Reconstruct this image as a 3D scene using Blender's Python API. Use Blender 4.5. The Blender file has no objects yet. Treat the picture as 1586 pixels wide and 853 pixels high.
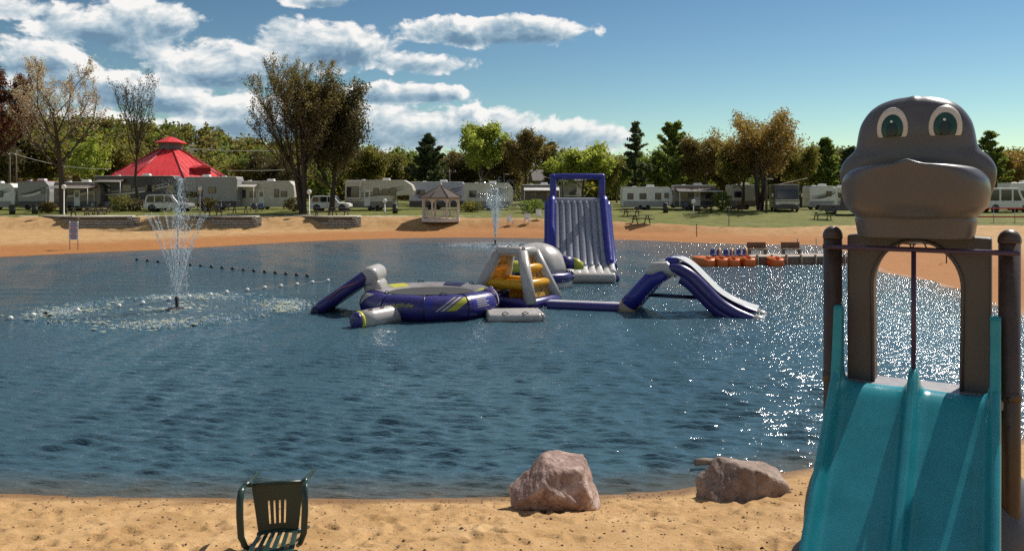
import bpy, bmesh, math, random
import numpy as np
from mathutils import Vector, Matrix, Euler

# ------------------------------------------------------------------ camera, sky, sun, exposure
SC = bpy.context.scene
COL = SC.collection
R = math.radians
F_PX, EYE = 1245.0, 3.8            # focal length in photo pixels, eye height above the lake

cam_d = bpy.data.cameras.new('camera')
cam_d.sensor_width = 36.0
cam_d.lens = 36.0 * F_PX / 1586.0
cam_d.shift_y = -126.5 / 1586.0
cam_d.clip_start = 0.05
cam_d.clip_end = 6000
cam = bpy.data.objects.new('camera', cam_d)
COL.objects.link(cam)
cam.location = (0, 0, EYE)
cam.rotation_euler = (R(90), 0, 0)
SC.camera = cam

SUN_AZ, SUN_EL = R(45), R(47)       # azimuth to the right of the view axis
SUN_DIR = Vector((math.sin(SUN_AZ) * math.cos(SUN_EL), math.cos(SUN_AZ) * math.cos(SUN_EL), math.sin(SUN_EL)))

SC.view_settings.view_transform = 'Standard'
SC.view_settings.look = 'None'
SC.view_settings.exposure = 0.66
SC.view_settings.gamma = 1.0
SC.view_settings.use_curve_mapping = False
SC.render.engine = 'CYCLES'
SC.cycles.use_denoising = False
SC.cycles.max_bounces = 4
SC.cycles.transparent_max_bounces = 8
SC.cycles.sample_clamp_indirect = 4.0

sun_d = bpy.data.lights.new('sun', 'SUN')
sun_d.energy = 3.5
sun_d.angle = R(0.53)
sun_d.color = (1.0, 0.94, 0.84)
sun = bpy.data.objects.new('sun', sun_d)
COL.objects.link(sun)
sun.rotation_euler = SUN_DIR.to_track_quat('Z', 'Y').to_euler()
sun.location = SUN_DIR * 400


SKY_STRENGTH = 0.085
CLOUD_GAIN = 0.62 / SKY_STRENGTH


class NT:
    """small helper to write shader node trees as expressions"""
    def __init__(self, tree):
        self.t = tree
        self.n = tree.nodes
        self.l = tree.links

    def node(self, kind, **kw):
        nd = self.n.new(kind)
        for k, v in kw.items():
            setattr(nd, k, v)
        return nd

    def put(self, sock, val):
        if isinstance(val, bpy.types.NodeSocket):
            self.l.new(val, sock)
        elif val is not None:
            if sock.type == 'RGBA' and len(val) == 3:
                val = (*val, 1)
            sock.default_value = val

    def m(self, op, a, b=None, c=None, clamp=False):
        nd = self.node('ShaderNodeMath', operation=op, use_clamp=clamp)
        for i, v in enumerate((a, b, c)):
            if v is not None:
                self.put(nd.inputs[i], v)
        return nd.outputs[0]

    def mr(self, v, a, b, c=0.0, d=1.0, smooth=True):
        nd = self.node('ShaderNodeMapRange', interpolation_type='SMOOTHSTEP' if smooth else 'LINEAR', clamp=True)
        for i, x in enumerate((v, a, b, c, d)):
            self.put(nd.inputs[i], x)
        return nd.outputs[0]

    def mix(self, f, a, b, mode='MIX'):
        nd = self.node('ShaderNodeMix', data_type='RGBA', blend_type=mode)
        self.put(nd.inputs[0], f)
        self.put(nd.inputs[6], a)
        self.put(nd.inputs[7], b)
        return nd.outputs[2]

    def noise(self, vec, scale, detail=4, rough=0.55, dist=0.0, dim='3D'):
        nd = self.node('ShaderNodeTexNoise', noise_dimensions=dim)
        if vec is not None:
            self.l.new(vec, nd.inputs['Vector'])
        nd.inputs['Scale'].default_value = scale
        nd.inputs['Detail'].default_value = detail
        nd.inputs['Roughness'].default_value = rough
        nd.inputs['Distortion'].default_value = dist
        return nd.outputs[0]

    def comb(self, x, y, z):
        nd = self.node('ShaderNodeCombineXYZ')
        for i, v in enumerate((x, y, z)):
            self.put(nd.inputs[i], v)
        return nd.outputs[0]

    def ramp(self, f, stops):
        nd = self.node('ShaderNodeValToRGB')
        self.put(nd.inputs[0], f)
        e = nd.color_ramp.elements
        while len(e) < len(stops):
            e.new(0.5)
        for k, (p, c) in enumerate(stops):
            e[k].position = p
            e[k].color = (*c, 1)
        return nd.outputs[0]


world = bpy.data.worlds.new('World')
SC.world = world
world.cycles.sampling_method = 'MANUAL'
world.cycles.sample_map_resolution = 256
world.use_nodes = True
wt = NT(world.node_tree)
for n_ in list(wt.n):
    wt.n.remove(n_)
sky = wt.node('ShaderNodeTexSky', sky_type='NISHITA')
sky.sun_disc = False
sky.sun_elevation = SUN_EL
sky.sun_rotation = SUN_AZ
sky.air_density = 1.0
sky.dust_density = 0.0
sky.ozone_density = 1.0
sky.altitude = 100
tc = wt.node('ShaderNodeTexCoord')
sep = wt.node('ShaderNodeSeparateXYZ')
wt.l.new(tc.outputs['Generated'], sep.inputs[0])
AZ = wt.m('ARCTAN2', sep.outputs[0], sep.outputs[1])
EL = wt.m('ARCSINE', sep.outputs[2])


CLOUDS = [   # photo centre, half size, weight
    (70, 100, 140, 40, 1.5), (215, 45, 110, 48, 1.7), (20, 8, 110, 24, 1.5), (335, 105, 110, 50, 1.9), (200, 140, 170, 34, 1.5), (120, 40, 90, 34, 1.3), (290, 160, 150, 26, 1.6),
    (505, 72, 124, 42, 2.0), (650, 97, 82, 20, 1.7), (615, 146, 120, 20, 1.7),
    (765, 50, 170, 25, 1.9), (490, 0, 66, 14, 1.6),
    (640, 196, 200, 40, 1.9), (790, 200, 120, 34, 1.8), (900, 208, 85, 30, 1.8), (440, 190, 220, 44, 1.7), (130, 200, 320, 34, 1.5),
]


def cloud_shape(u, v, env):
    """billowing density: domain-warped fractal noise added to the envelope"""
    w = wt.comb(u, wt.m('MULTIPLY', v, 1.45), 0.0)
    warp = wt.noise(w, 9.0, 2, 0.5, 0.0, '2D')
    w2 = wt.comb(wt.m('MULTIPLY_ADD', warp, 0.05, u), wt.m('MULTIPLY_ADD', warp, 0.03, wt.m('MULTIPLY', v, 1.45)), 0.0)
    n1 = wt.noise(w2, 17.0, 7, 0.58, 0.0, '2D')
    # billows: folded noise gives rounded puffs with creases
    n2 = wt.noise(w2, 38.0, 4, 0.5, 0.0, '2D')
    puff = wt.m('SUBTRACT', 1.0, wt.m('ABSOLUTE', wt.m('MULTIPLY_ADD', n2, 2.0, -1.0)))
    d = wt.m('MULTIPLY_ADD', wt.m('SUBTRACT', n1, 0.5), NAMP, env)
    return wt.m('MULTIPLY_ADD', wt.m('SUBTRACT', puff, 0.80), -1.1, d)


NAMP = 4.4
env, base = None, None
for (x, y, a, b, k) in CLOUDS:
    u0 = math.atan((x - 793) / F_PX)
    v0 = math.atan((300 - y) / F_PX * math.cos(u0))
    au, bv = a / F_PX * math.cos(u0) ** 2, b / F_PX * math.cos(u0)
    du_ = wt.m('MULTIPLY_ADD', AZ, 1 / au, -u0 / au)
    dv_ = wt.m('MULTIPLY_ADD', EL, 1 / bv, -v0 / bv)
    e = wt.m('MULTIPLY_ADD', dv_, dv_, wt.m('MULTIPLY', du_, du_))
    e = wt.m('MULTIPLY_ADD', wt.m('MINIMUM', e, 2.6), -k, k)
    # remember how far below the cloud's middle we are, for the grey underside
    g = wt.m('MULTIPLY', wt.m('MAXIMUM', e, 0.0), dv_)
    env = e if env is None else wt.m('MAXIMUM', env, e)
    base = g if base is None else wt.m('ADD', base, g)
# the rest of the sky carries the same scattered cumulus
outside = wt.m('MAXIMUM', wt.mr(wt.m('ABSOLUTE', AZ), 0.66, 0.9), wt.mr(EL, 0.27, 0.42))
field = wt.m('MULTIPLY_ADD', wt.noise(wt.comb(AZ, wt.m('MULTIPLY', EL, 1.5), 0.0), 3.1, 1, 0.5, 0, '2D'), 3.4, -1.75)
env = wt.m('MAXIMUM', env, wt.m('SUBTRACT', field, wt.m('MULTIPLY_ADD', outside, -4.0, 4.0)))
d0 = cloud_shape(AZ, EL, env)
d1 = cloud_shape(wt.m('ADD', AZ, 0.008), wt.m('ADD', EL, 0.012), env)
alpha = wt.mr(d0, -0.10, 0.70)
lit = wt.m('MULTIPLY_ADD', wt.m('SUBTRACT', d0, d1), 0.40, 0.64)
lit = wt.m('ADD', lit, wt.m('MULTIPLY', wt.m('MAXIMUM', wt.m('MINIMUM', base, 0.4), -0.7), 0.55))
lit = wt.m('SUBTRACT', lit, wt.mr(d0, 0.5, 2.4, 0.0, 0.34), clamp=True)
ccol = wt.ramp(lit, [(0.0, (0.16, 0.27, 0.39)), (0.30, (0.30, 0.43, 0.54)), (0.60, (0.60, 0.68, 0.73)), (0.88, (1.0, 0.98, 0.95))])
ccol = wt.mix(1.0, ccol, (CLOUD_GAIN, CLOUD_GAIN, CLOUD_GAIN), 'MULTIPLY')
# cloud light gets hazier low over the horizon
ccol = wt.mix(wt.mr(EL, 0.0, 0.12, 0.4, 0.0), ccol, tuple(CLOUD_GAIN * c for c in (0.55, 0.66, 0.70)))
# the photograph's clear sky deepens quickly with height
g_ = wt.node('ShaderNodeGamma')
wt.put(g_.inputs[0], wt.mix(1.0, sky.outputs[0], (0.085, 0.085, 0.085), 'MULTIPLY'))
g_.inputs[1].default_value = 1.5
clear = wt.mix(1.0, g_.outputs[0], tuple(c / SKY_STRENGTH for c in (0.70, 0.745, 0.665)), 'MULTIPLY')
up = wt.mr(EL, -0.02, 0.02)
skyc = wt.mix(wt.m('MULTIPLY', alpha, wt.m('MULTIPLY', up, 0.95)), clear, ccol)
bg = wt.node('ShaderNodeBackground')
wt.l.new(skyc, bg.inputs[0])
bg.inputs[1].default_value = SKY_STRENGTH
wo = wt.node('ShaderNodeOutputWorld')
wt.l.new(bg.outputs[0], wo.inputs[0])

# ------------------------------------------------------------------ helpers
rng = np.random.default_rng(7)
random.seed(7)


def px(x, d):
    return (x - 793.0) * d / F_PX


def pz(y, d):
    return EYE - (y - 300.0) * d / F_PX


def on_water(x, y):
    d = EYE * F_PX / (y - 300.0)
    return Vector((px(x, d), d, 0))


MATS = {}


def mat(name, col, rough=0.6, var=0.12, scale=6.0, metal=0.0, bump=0.0, bscale=40.0, spec=0.5, coat=0.0, dirt=None, trans=0.0):
    if name in MATS:
        return MATS[name]
    m = bpy.data.materials.new(name)
    m.use_nodes = True
    t = NT(m.node_tree)
    b = t.n['Principled BSDF']
    co = t.node('ShaderNodeTexCoord').outputs['Object']
    f = t.noise(co, scale, 5, 0.6)
    c0 = tuple(min(1, c * (1 - var)) for c in col)
    c1 = tuple(min(1, c * (1 + var)) for c in col)
    c = t.mix(t.mr(f, 0.3, 0.7), c0, c1)
    if dirt:
        f2 = t.noise(co, scale * 0.35, 6, 0.7)
        c = t.mix(t.mr(f2, 0.52, 0.72, 0, 0.6), c, dirt)
    t.put(b.inputs['Base Color'], c)
    t.put(b.inputs['Roughness'], t.mr(f, 0.2, 0.8, max(0.02, rough * 0.85), min(1, rough * 1.15)))
    b.inputs['Metallic'].default_value = metal
    b.inputs['Specular IOR Level'].default_value = spec
    b.inputs['Coat Weight'].default_value = coat
    if bump:
        bn = t.node('ShaderNodeBump')
        bn.inputs['Strength'].default_value = bump
        bn.inputs['Distance'].default_value = 0.02
        t.l.new(t.noise(co, bscale, 4, 0.6), bn.inputs['Height'])
        t.l.new(bn.outputs[0], b.inputs['Normal'])
    if trans:
        tr = t.node('ShaderNodeBsdfTranslucent')
        t.put(tr.inputs[0], c)
        mx = t.node('ShaderNodeMixShader')
        mx.inputs[0].default_value = trans
        t.l.new(b.outputs[0], mx.inputs[1])
        t.l.new(tr.outputs[0], mx.inputs[2])
        t.l.new(mx.outputs[0], t.n['Material Output'].inputs[0])
    MATS[name] = m
    return m


class MB:
    """collects shapes into one mesh"""
    def __init__(self):
        self.v, self.f, self.mi, self.sm = [], [], [], []

    def add(self, vs, fs, mi=0, smooth=False, T=None):
        o = len(self.v)
        if T is not None:
            vs = [T @ Vector(v) for v in vs]
        self.v.extend([tuple(v) for v in vs])
        self.f.extend([tuple(i + o for i in f) for f in fs])
        self.mi.extend([mi] * len(fs))
        self.sm.extend([smooth] * len(fs))
        return self

    def box(self, c, s, mi=0, T=None, taper=(1, 1)):
        cx, cy, cz = c
        hx, hy, hz = s[0] / 2, s[1] / 2, s[2] / 2
        vs = []
        for z, k in ((-hz, (1, 1)), (hz, taper)):
            for x, y in ((-hx, -hy), (hx, -hy), (hx, hy), (-hx, hy)):
                vs.append((cx + x * k[0], cy + y * k[1], cz + z))
        fs = [(0, 3, 2, 1), (4, 5, 6, 7), (0, 1, 5, 4), (1, 2, 6, 5), (2, 3, 7, 6), (3, 0, 4, 7)]
        return self.add(vs, fs, mi, False, T)

    def tube(self, path, r, n=10, mi=0, cap=True, smooth=True, T=None, flat=1.0, closed=False, up=None):
        P = [Vector(p) for p in path]
        k = len(P)
        rr = [r] * k if isinstance(r, (int, float)) else r
        vs, fs = [], []
        prev = None
        for i in range(k):
            if closed:
                tg = (P[(i + 1) % k] - P[i - 1])
            else:
                tg = (P[min(i + 1, k - 1)] - P[max(i - 1, 0)])
            tg = tg.normalized()
            if up is not None:
                a = Vector(up)
                a = (a - tg * a.dot(tg)).normalized()
            elif prev is None:
                a = Vector((0, 0, 1)) if abs(tg.z) < 0.9 else Vector((1, 0, 0))
                a = (a - tg * a.dot(tg)).normalized()
            else:
                a = (prev - tg * prev.dot(tg)).normalized()
            prev = a
            b = tg.cross(a)
            for j in range(n):
                t = 2 * math.pi * j / n
                vs.append(P[i] + (a * math.cos(t) * flat + b * math.sin(t)) * rr[i])
        m = k if closed else k - 1
        for i in range(m):
            i2 = (i + 1) % k
            for j in range(n):
                j2 = (j + 1) % n
                fs.append((i * n + j, i * n + j2, i2 * n + j2, i2 * n + j))
        if cap and not closed:
            fs.append(tuple(reversed(range(n))))
            fs.append(tuple((k - 1) * n + j for j in range(n)))
        return self.add(vs, fs, mi, smooth, T)

    def capsule(self, a, b, r, n=12, mi=0, T=None, round_=0.6, flat=1.0):
        """inflated tube with rounded ends"""
        a, b = Vector(a), Vector(b)
        dr = (b - a).normalized()
        path, rr = [], []
        for t in (0, 0.25, 0.55, 0.85, 1.0):
            q = math.pi / 2 * t
            path.append(a + dr * (r * round_) * (1 - math.cos(q)) * 0 + dr * r * round_ * (math.sin(q) - 0) * 0 + dr * (r * round_ * (1 - math.cos(q))))
            rr.append(max(r * 0.25, r * (0.25 + 0.75 * math.sin(q))))
        for t in (1.0, 0.85, 0.55, 0.25, 0):
            q = math.pi / 2 * t
            path.append(b - dr * (r * round_ * (1 - math.cos(q))))
            rr.append(max(r * 0.25, r * (0.25 + 0.75 * math.sin(q))))
        # order the ends so radii grow inwards
        L = (b - a).length
        ends = [0, 0.04, 0.13, 0.28, 0.5]
        path, rr = [], []
        for q in (0, 20, 45, 70, 90):
            path.append(a + dr * (r * round_ * (1 - math.cos(R(q)))))
            rr.append(r * (0.30 + 0.70 * math.sin(R(q))))
        for q in (90, 70, 45, 20, 0):
            path.append(b - dr * (r * round_ * (1 - math.cos(R(q)))))
            rr.append(r * (0.30 + 0.70 * math.sin(R(q))))
        return self.tube(path, rr, n, mi, True, True, T, flat)

    def ell(self, c, s, nu=20, nv=12, mi=0, T=None, z0=-1.0, z1=1.0):
        vs, fs = [], []
        a0, a1 = math.asin(z0), math.asin(z1)
        for i in range(nv + 1):
            ph = a0 + (a1 - a0) * i / nv
            for j in range(nu):
                t = 2 * math.pi * j / nu
                vs.append((c[0] + s[0] * math.cos(ph) * math.cos(t), c[1] + s[1] * math.cos(ph) * math.sin(t), c[2] + s[2] * math.sin(ph)))
        for i in range(nv):
            for j in range(nu):
                j2 = (j + 1) % nu
                fs.append((i * nu + j, i * nu + j2, (i + 1) * nu + j2, (i + 1) * nu + j))
        return self.add(vs, fs, mi, True, T)

    def prism(self, poly, y0, y1, mi=0, T=None, plane='xz', smooth=False):
        """polygon in a plane pushed along the third axis"""
        def p3(a, b, c):
            return (a, c, b) if plane == 'xz' else ((a, b, c) if plane == 'xy' else (c, a, b))
        n = len(poly)
        vs = [p3(a, b, y0) for a, b in poly] + [p3(a, b, y1) for a, b in poly]
        fs = [tuple(range(n)), tuple(reversed(range(n, 2 * n)))]
        for i in range(n):
            j = (i + 1) % n
            fs.append((i, i + n, j + n, j))
        return self.add(vs, fs, mi, smooth, T)

    def loft(self, loops, mi=0, cap=True, smooth=True, T=None):
        n = len(loops[0])
        vs = [p for l in loops for p in l]
        fs = []
        for i in range(len(loops) - 1):
            for j in range(n):
                j2 = (j + 1) % n
                fs.append((i * n + j, i * n + j2, (i + 1) * n + j2, (i + 1) * n + j))
        if cap:
            fs.append(tuple(reversed(range(n))))
            fs.append(tuple((len(loops) - 1) * n + j for j in range(n)))
        return self.add(vs, fs, mi, smooth, T)

    def build(self, name, mats, parent=None, bevel=0.0, seg=2, fix=True, subsurf=0):
        me = bpy.data.meshes.new(name)
        me.from_pydata(self.v, [], self.f)
        if not isinstance(mats, (list, tuple)):
            mats = [mats]
        for m in mats:
            me.materials.append(m)
        me.polygons.foreach_set('material_index', self.mi)
        me.polygons.foreach_set('use_smooth', self.sm)
        if fix:
            bm = bmesh.new()
            bm.from_mesh(me)
            bmesh.ops.recalc_face_normals(bm, faces=bm.faces)
            bm.to_mesh(me)
            bm.free()
        me.update()
        o = bpy.data.objects.new(name, me)
        COL.objects.link(o)
        if parent is not None:
            o.parent = parent
        if bevel:
            md = o.modifiers.new('bevel', 'BEVEL')
            md.width = bevel
            md.segments = seg
            md.limit_method = 'ANGLE'
            md.angle_limit = R(35)
            md.harden_normals = False
        if subsurf:
            md = o.modifiers.new('sub', 'SUBSURF')
            md.levels = md.render_levels = subsurf
        return o


def np_mesh(name, V, Q, material, parent=None, smooth=False, attrs=None):
    """mesh from numpy arrays; Q is (n,3) or (n,4)"""
    me = bpy.data.meshes.new(name)
    V = np.ascontiguousarray(V, dtype=np.float32)
    Q = np.ascontiguousarray(Q, dtype=np.int32)
    n, k = Q.shape
    me.vertices.add(len(V))
    me.vertices.foreach_set('co', V.ravel())
    me.loops.add(n * k)
    me.loops.foreach_set('vertex_index', Q.ravel())
    me.polygons.add(n)
    me.polygons.foreach_set('loop_start', np.arange(0, n * k, k, dtype=np.int32))
    me.polygons.foreach_set('loop_total', np.full(n, k, dtype=np.int32))
    me.polygons.foreach_set('use_smooth', np.full(n, smooth, dtype=bool))
    for m in (material if isinstance(material, (list, tuple)) else [material]):
        me.materials.append(m)
    for an, arr in (attrs or {}).items():
        a = me.attributes.new(an, 'FLOAT', 'POINT')
        a.data.foreach_set('value', np.ascontiguousarray(arr, dtype=np.float32).ravel())
    me.update(calc_edges=True)
    o = bpy.data.objects.new(name, me)
    COL.objects.link(o)
    if parent is not None:
        o.parent = parent
    return o


def tag(o, label=None, cat=None, group=None, kind=None):
    if label:
        o['label'] = label
    if cat:
        o['category'] = cat
    if group:
        o['group'] = group
    if kind:
        o['kind'] = kind
    return o


def thing(name, label, cat, loc=(0, 0, 0), rz=0.0, group=None):
    o = bpy.data.objects.new(name, None)
    o.empty_display_size = 0.3
    COL.objects.link(o)
    o.location = loc
    o.rotation_euler = (0, 0, rz)
    return tag(o, label, cat, group)


def copy_tree(o, parent=None):
    c = o.copy()
    COL.objects.link(c)
    c.parent = parent
    for ch in o.children:
        copy_tree(ch, c)
    return c


def smoothstep(a, b, x):
    t = np.clip((x - a) / (b - a), 0, 1)
    return t * t * (3 - 2 * t)


def vnoise(x, y, seed=0):
    """value noise in numpy"""
    xi, yi = np.floor(x).astype(np.int64), np.floor(y).astype(np.int64)
    xf, yf = x - xi, y - yi
    def h(a, b):
        n = (a * 374761393 + b * 668265263 + seed * 1442695041) & 0x7fffffff
        n = ((n ^ (n >> 13)) * 1274126177) & 0x7fffffff
        return ((n ^ (n >> 16)) & 0xffff) / 65535.0
    u, v = xf * xf * (3 - 2 * xf), yf * yf * (3 - 2 * yf)
    return (h(xi, yi) * (1 - u) + h(xi + 1, yi) * u) * (1 - v) + (h(xi, yi + 1) * (1 - u) + h(xi + 1, yi + 1) * u) * v


def fbm(x, y, oct=4, seed=0):
    s, a = 0, 0.5
    for i in range(oct):
        s = s + a * vnoise(x * 2 ** i, y * 2 ** i, seed + i)
        a *= 0.5
    return s


# ------------------------------------------------------------------ lake outline and ground heights
_near = [(0, 765), (400, 772), (800, 770), (1000, 762), (1100, 750), (1230, 728), (1586, 680)]
_right = [(1586, 490), (1488, 456), (1418, 432), (1353, 418)]
_far = [(1264, 380), (1180, 379), (1080, 376), (950, 371), (700, 368), (500, 373), (300, 384), (150, 391), (0, 398)]
ctl = [tuple(on_water(*p)[:2]) for p in _near] + [(12.5, 15.5), (15.5, 20)]
ctl += [tuple(on_water(*p)[:2]) for p in _right] + [(21, 49)]
ctl += [tuple(on_water(*p)[:2]) for p in _far] + [(-38, 42), (-43, 31), (-35, 19), (-20, 12.2), (-11, 10.6)]


def catmull(pts, k=7):
    out = []
    n = len(pts)
    for i in range(n):
        p0, p1, p2, p3 = [np.array(pts[(i + j - 1) % n]) for j in range(4)]
        for t in np.arange(k) / k:
            out.append(0.5 * ((2 * p1) + (-p0 + p2) * t + (2 * p0 - 5 * p1 + 4 * p2 - p3) * t ** 2 + (-p0 + 3 * p1 - 3 * p2 + p3) * t ** 3))
    return np.array(out)


LAKE = catmull(ctl)


def shore_dist(x, y):
    """signed distance to the waterline: positive on land, negative in the lake"""
    sh = np.shape(x)
    X, Y = np.ravel(np.asarray(x, float)), np.ravel(np.asarray(y, float))
    best = np.full(X.shape, 1e18)
    inside = np.zeros(X.shape, bool)
    A, B = LAKE, np.roll(LAKE, -1, 0)
    for (ax, ay), (bx, by) in zip(A, B):
        ex, ey = bx - ax, by - ay
        t = np.clip(((X - ax) * ex + (Y - ay) * ey) / (ex * ex + ey * ey + 1e-12), 0, 1)
        best = np.minimum(best, (X - ax - t * ex) ** 2 + (Y - ay - t * ey) ** 2)
        c = (ay > Y) != (by > Y)
        inside ^= c & (X < (bx - ax) * (Y - ay) / (by - ay + 1e-15) + ax)
    d = np.sqrt(best)
    return np.where(inside, -d, d).reshape(sh)


def lawn_edge(X):
    return 81.0 - 9.0 * smoothstep(-6, 22, X)


def lawn_z(X):
    return 1.5 - 0.55 * smoothstep(-8, 20, X)


def ground_z(x, y, s=None):
    x, y = np.asarray(x, float), np.asarray(y, float)
    if s is None:
        s = shore_dist(x, y)
    sp = np.maximum(s, 0)
    near = 1.05 * (1 - np.exp(-sp * 0.245 / 1.05 * 1.15)) * 1.12
    near = np.minimum(0.245 * sp, 0.8) + np.clip(0.245 * sp - 0.8, 0, None) * 0.25
    near = np.minimum(near, 1.1)
    near = near + 1.05 * smoothstep(2.8, -0.2, y) * (np.abs(x) < 1e9)
    ye, ze = lawn_edge(x), lawn_z(x)
    g = np.maximum(ye - y, 0)
    t = sp / (sp + g + 1e-6)
    far = ze * (0.22 * smoothstep(0, 0.25, t) + 0.14 * t + 0.64 * smoothstep(0.62, 1.0, t))
    wl = smoothstep(2, -8, x)
    far = far * (1 - wl) + wl * ze * (0.12 * smoothstep(0, 0.2, t) + 0.12 * t + 0.76 * smoothstep(4.6, 0.0, g))
    far = np.where(y > ye, ze + (1.85 - ze) * smoothstep(0, 18, y - ye) + 0.006 * np.maximum(y - ye - 18, 0), far)
    w = smoothstep(13, 24, y)
    z = near * (1 - w) + far * w
    bed = -np.minimum(0.22 * np.maximum(-s, 0), 1.6)
    return np.where(s > 0, z, bed)


def gz(x, y):
    return float(ground_z(np.array([x]), np.array([y]))[0])
# ------------------------------------------------------------------ ground sheet
def ground_material():
    m = bpy.data.materials.new('ground_sand_and_grass')
    m.use_nodes = True
    t = NT(m.node_tree)
    b = t.n['Principled BSDF']
    pos = t.node('ShaderNodeNewGeometry').outputs['Position']
    at = lambda n: t.node('ShaderNodeAttribute', attribute_name=n).outputs['Fac']
    s, gr, pa = at('shore'), at('grass'), at('path')
    n1 = t.noise(pos, 1.3, 6, 0.6)
    n2 = t.noise(pos, 26.0, 5, 0.7)
    n3 = t.noise(pos, 0.25, 4, 0.6)
    n4 = t.noise(pos, 9.0, 3, 0.6)
    sand = t.ramp(n1, [(0.3, (0.34, 0.200, 0.080)), (0.55, (0.46, 0.285, 0.130)), (0.75, (0.53, 0.355, 0.180))])
    sand = t.mix(t.mr(n2, 0.45, 0.70, 0, 0.6), sand, (0.30, 0.155, 0.060))
    # dark organic specks strewn over the sand
    vo = t.node('ShaderNodeTexVoronoi')
    t.l.new(pos, vo.inputs['Vector'])
    vo.inputs['Scale'].default_value = 13
    speck = t.m('MULTIPLY', t.mr(vo.outputs['Distance'], 0.10, 0.17, 1, 0), t.mr(n4, 0.47, 0.57))
    sand = t.mix(t.m('MULTIPLY', speck, 0.8), sand, (0.10, 0.055, 0.03))
    wet = t.mr(t.m('ADD', s, t.m('MULTIPLY', t.m('SUBTRACT', n1, 0.5), 1.3)), 0.05, 0.75, 1, 0)
    sand = t.mix(t.m('MULTIPLY', wet, 0.8), sand, (0.19, 0.095, 0.035))
    # damp orange band on the far beach
    far = at('far')
    damp = t.m('MULTIPLY', far, t.mr(t.m('ADD', s, t.m('MULTIPLY', t.m('SUBTRACT', n3, 0.5), 5)), 5.0, 12.0, 1, 0))
    sand = t.mix(t.m('MULTIPLY', damp, 0.85), sand, (0.32, 0.125, 0.034))
    grass = t.ramp(t.noise(pos, 0.8, 6, 0.7), [(0.3, (0.070, 0.085, 0.014)), (0.55, (0.135, 0.140, 0.026)), (0.78, (0.23, 0.19, 0.055))])
    grass = t.mix(t.mr(n3, 0.55, 0.75, 0, 0.5), grass, (0.22, 0.17, 0.075))
    gm = t.mr(t.m('ADD', gr, t.m('MULTIPLY', t.m('SUBTRACT', n1, 0.5), 0.7)), 0.4, 0.6)
    c = t.mix(gm, sand, grass)
    c = t.mix(t.mr(t.m('ADD', pa, t.m('MULTIPLY', t.m('SUBTRACT', n1, 0.5), 0.3)), 0.42, 0.58), c, (0.46, 0.41, 0.33))
    t.put(b.inputs['Base Color'], c)
    t.put(b.inputs['Roughness'], t.mr(wet, 0, 1, 0.92, 0.45))
    b.inputs['Specular IOR Level'].default_value = 0.25
    bn = t.node('ShaderNodeBump')
    bn.inputs['Strength'].default_value = 0.9
    bn.inputs['Distance'].default_value = 0.03
    hgt = t.m('ADD', t.m('MULTIPLY', n2, 0.45), t.m('MULTIPLY', n4, 0.9))
    t.l.new(hgt, bn.inputs['Height'])
    t.l.new(bn.outputs[0], b.inputs['Normal'])
    return m


def polar(radii, angs, closed):
    A, RR = np.meshgrid(angs, radii)
    X, Y = RR * np.sin(A), RR * np.cos(A)
    nr, na = X.shape
    i, j = np.meshgrid(np.arange(nr - 1), np.arange(na if closed else na - 1), indexing='ij')
    j2 = (j + 1) % na
    Q = np.stack([i * na + j, i * na + j2, (i + 1) * na + j2, (i + 1) * na + j], -1).reshape(-1, 4)
    return X, Y, Q[:, ::-1]


rad = np.concatenate([np.geomspace(0.3, 3, 14)[:-1], np.geomspace(3, 5.5, 20)[:-1], np.geomspace(5.5, 13.0, 120)[:-1], np.geomspace(13.0, 40, 16)[:-1], np.geomspace(40, 92, 120)[:-1], np.geomspace(92, 110, 10)[:-1], np.geomspace(110, 720, 30)])
ang = np.radians(np.concatenate([np.arange(-40, 40, 0.2), np.arange(40, 320, 2.5)]))
X, Y, Q = polar(rad, ang, True)
S = shore_dist(X, Y)
Z = ground_z(X, Y, S)
# trodden sand: dimples and footprints on the near beach, gentle lumps on the far one
lump = (fbm(X * 1.6, Y * 1.6, 4, 3) - 0.47) * 0.085
lump += (fbm(X * 6, Y * 6, 3, 9) - 0.44) * 0.035
near_w = smoothstep(0.1, 0.9, S) * smoothstep(20, 14, Y)
far_w = smoothstep(0.5, 3, S) * smoothstep(20, 30, Y) * smoothstep(110, 90, Y)
foot = np.zeros_like(X)
for k in range(320):
    fx, fy = rng.uniform(-6.5, 4.5), rng.uniform(5.8, 9.7)
    a = rng.uniform(-0.6, 0.6) + (0 if k % 3 else 1.4)
    m_ = (np.abs(X - fx) < 0.4) & (np.abs(Y - fy) < 0.5)
    dx, dy = X[m_] - fx, Y[m_] - fy
    u, v = dx * math.cos(a) + dy * math.sin(a), -dx * math.sin(a) + dy * math.cos(a)
    e = (u / 0.06) ** 2 + (v / 0.14) ** 2
    foot[m_] += -0.028 * np.exp(-e) + 0.012 * np.exp(-((np.sqrt(e) - 1.6) ** 2) * 4)
Z = Z + (lump * 1.0 + foot * 1.25) * near_w + lump * 1.6 * far_w
grass = smoothstep(-0.9, 0.9, Y - lawn_edge(X) - 1.3 * np.sin(X * 0.21) * smoothstep(-12, 0, X))
grass = np.maximum(grass, smoothstep(40, 60, np.abs(X)) * smoothstep(30, 45, np.abs(S)))
pathm = np.exp(-((Y - 82.3) / 0.9) ** 2) * smoothstep(2, -8, X)
ground = np_mesh('ground', np.stack([X, Y, Z], -1).reshape(-1, 3), Q, ground_material(), smooth=True,
                 attrs={'shore': S, 'grass': grass, 'path': pathm, 'far': smoothstep(20, 30, Y)})
tag(ground, kind='structure')

# ------------------------------------------------------------------ water
FOUNT = on_water(274, 479)
FOUNT2 = on_water(767, 380)


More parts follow.
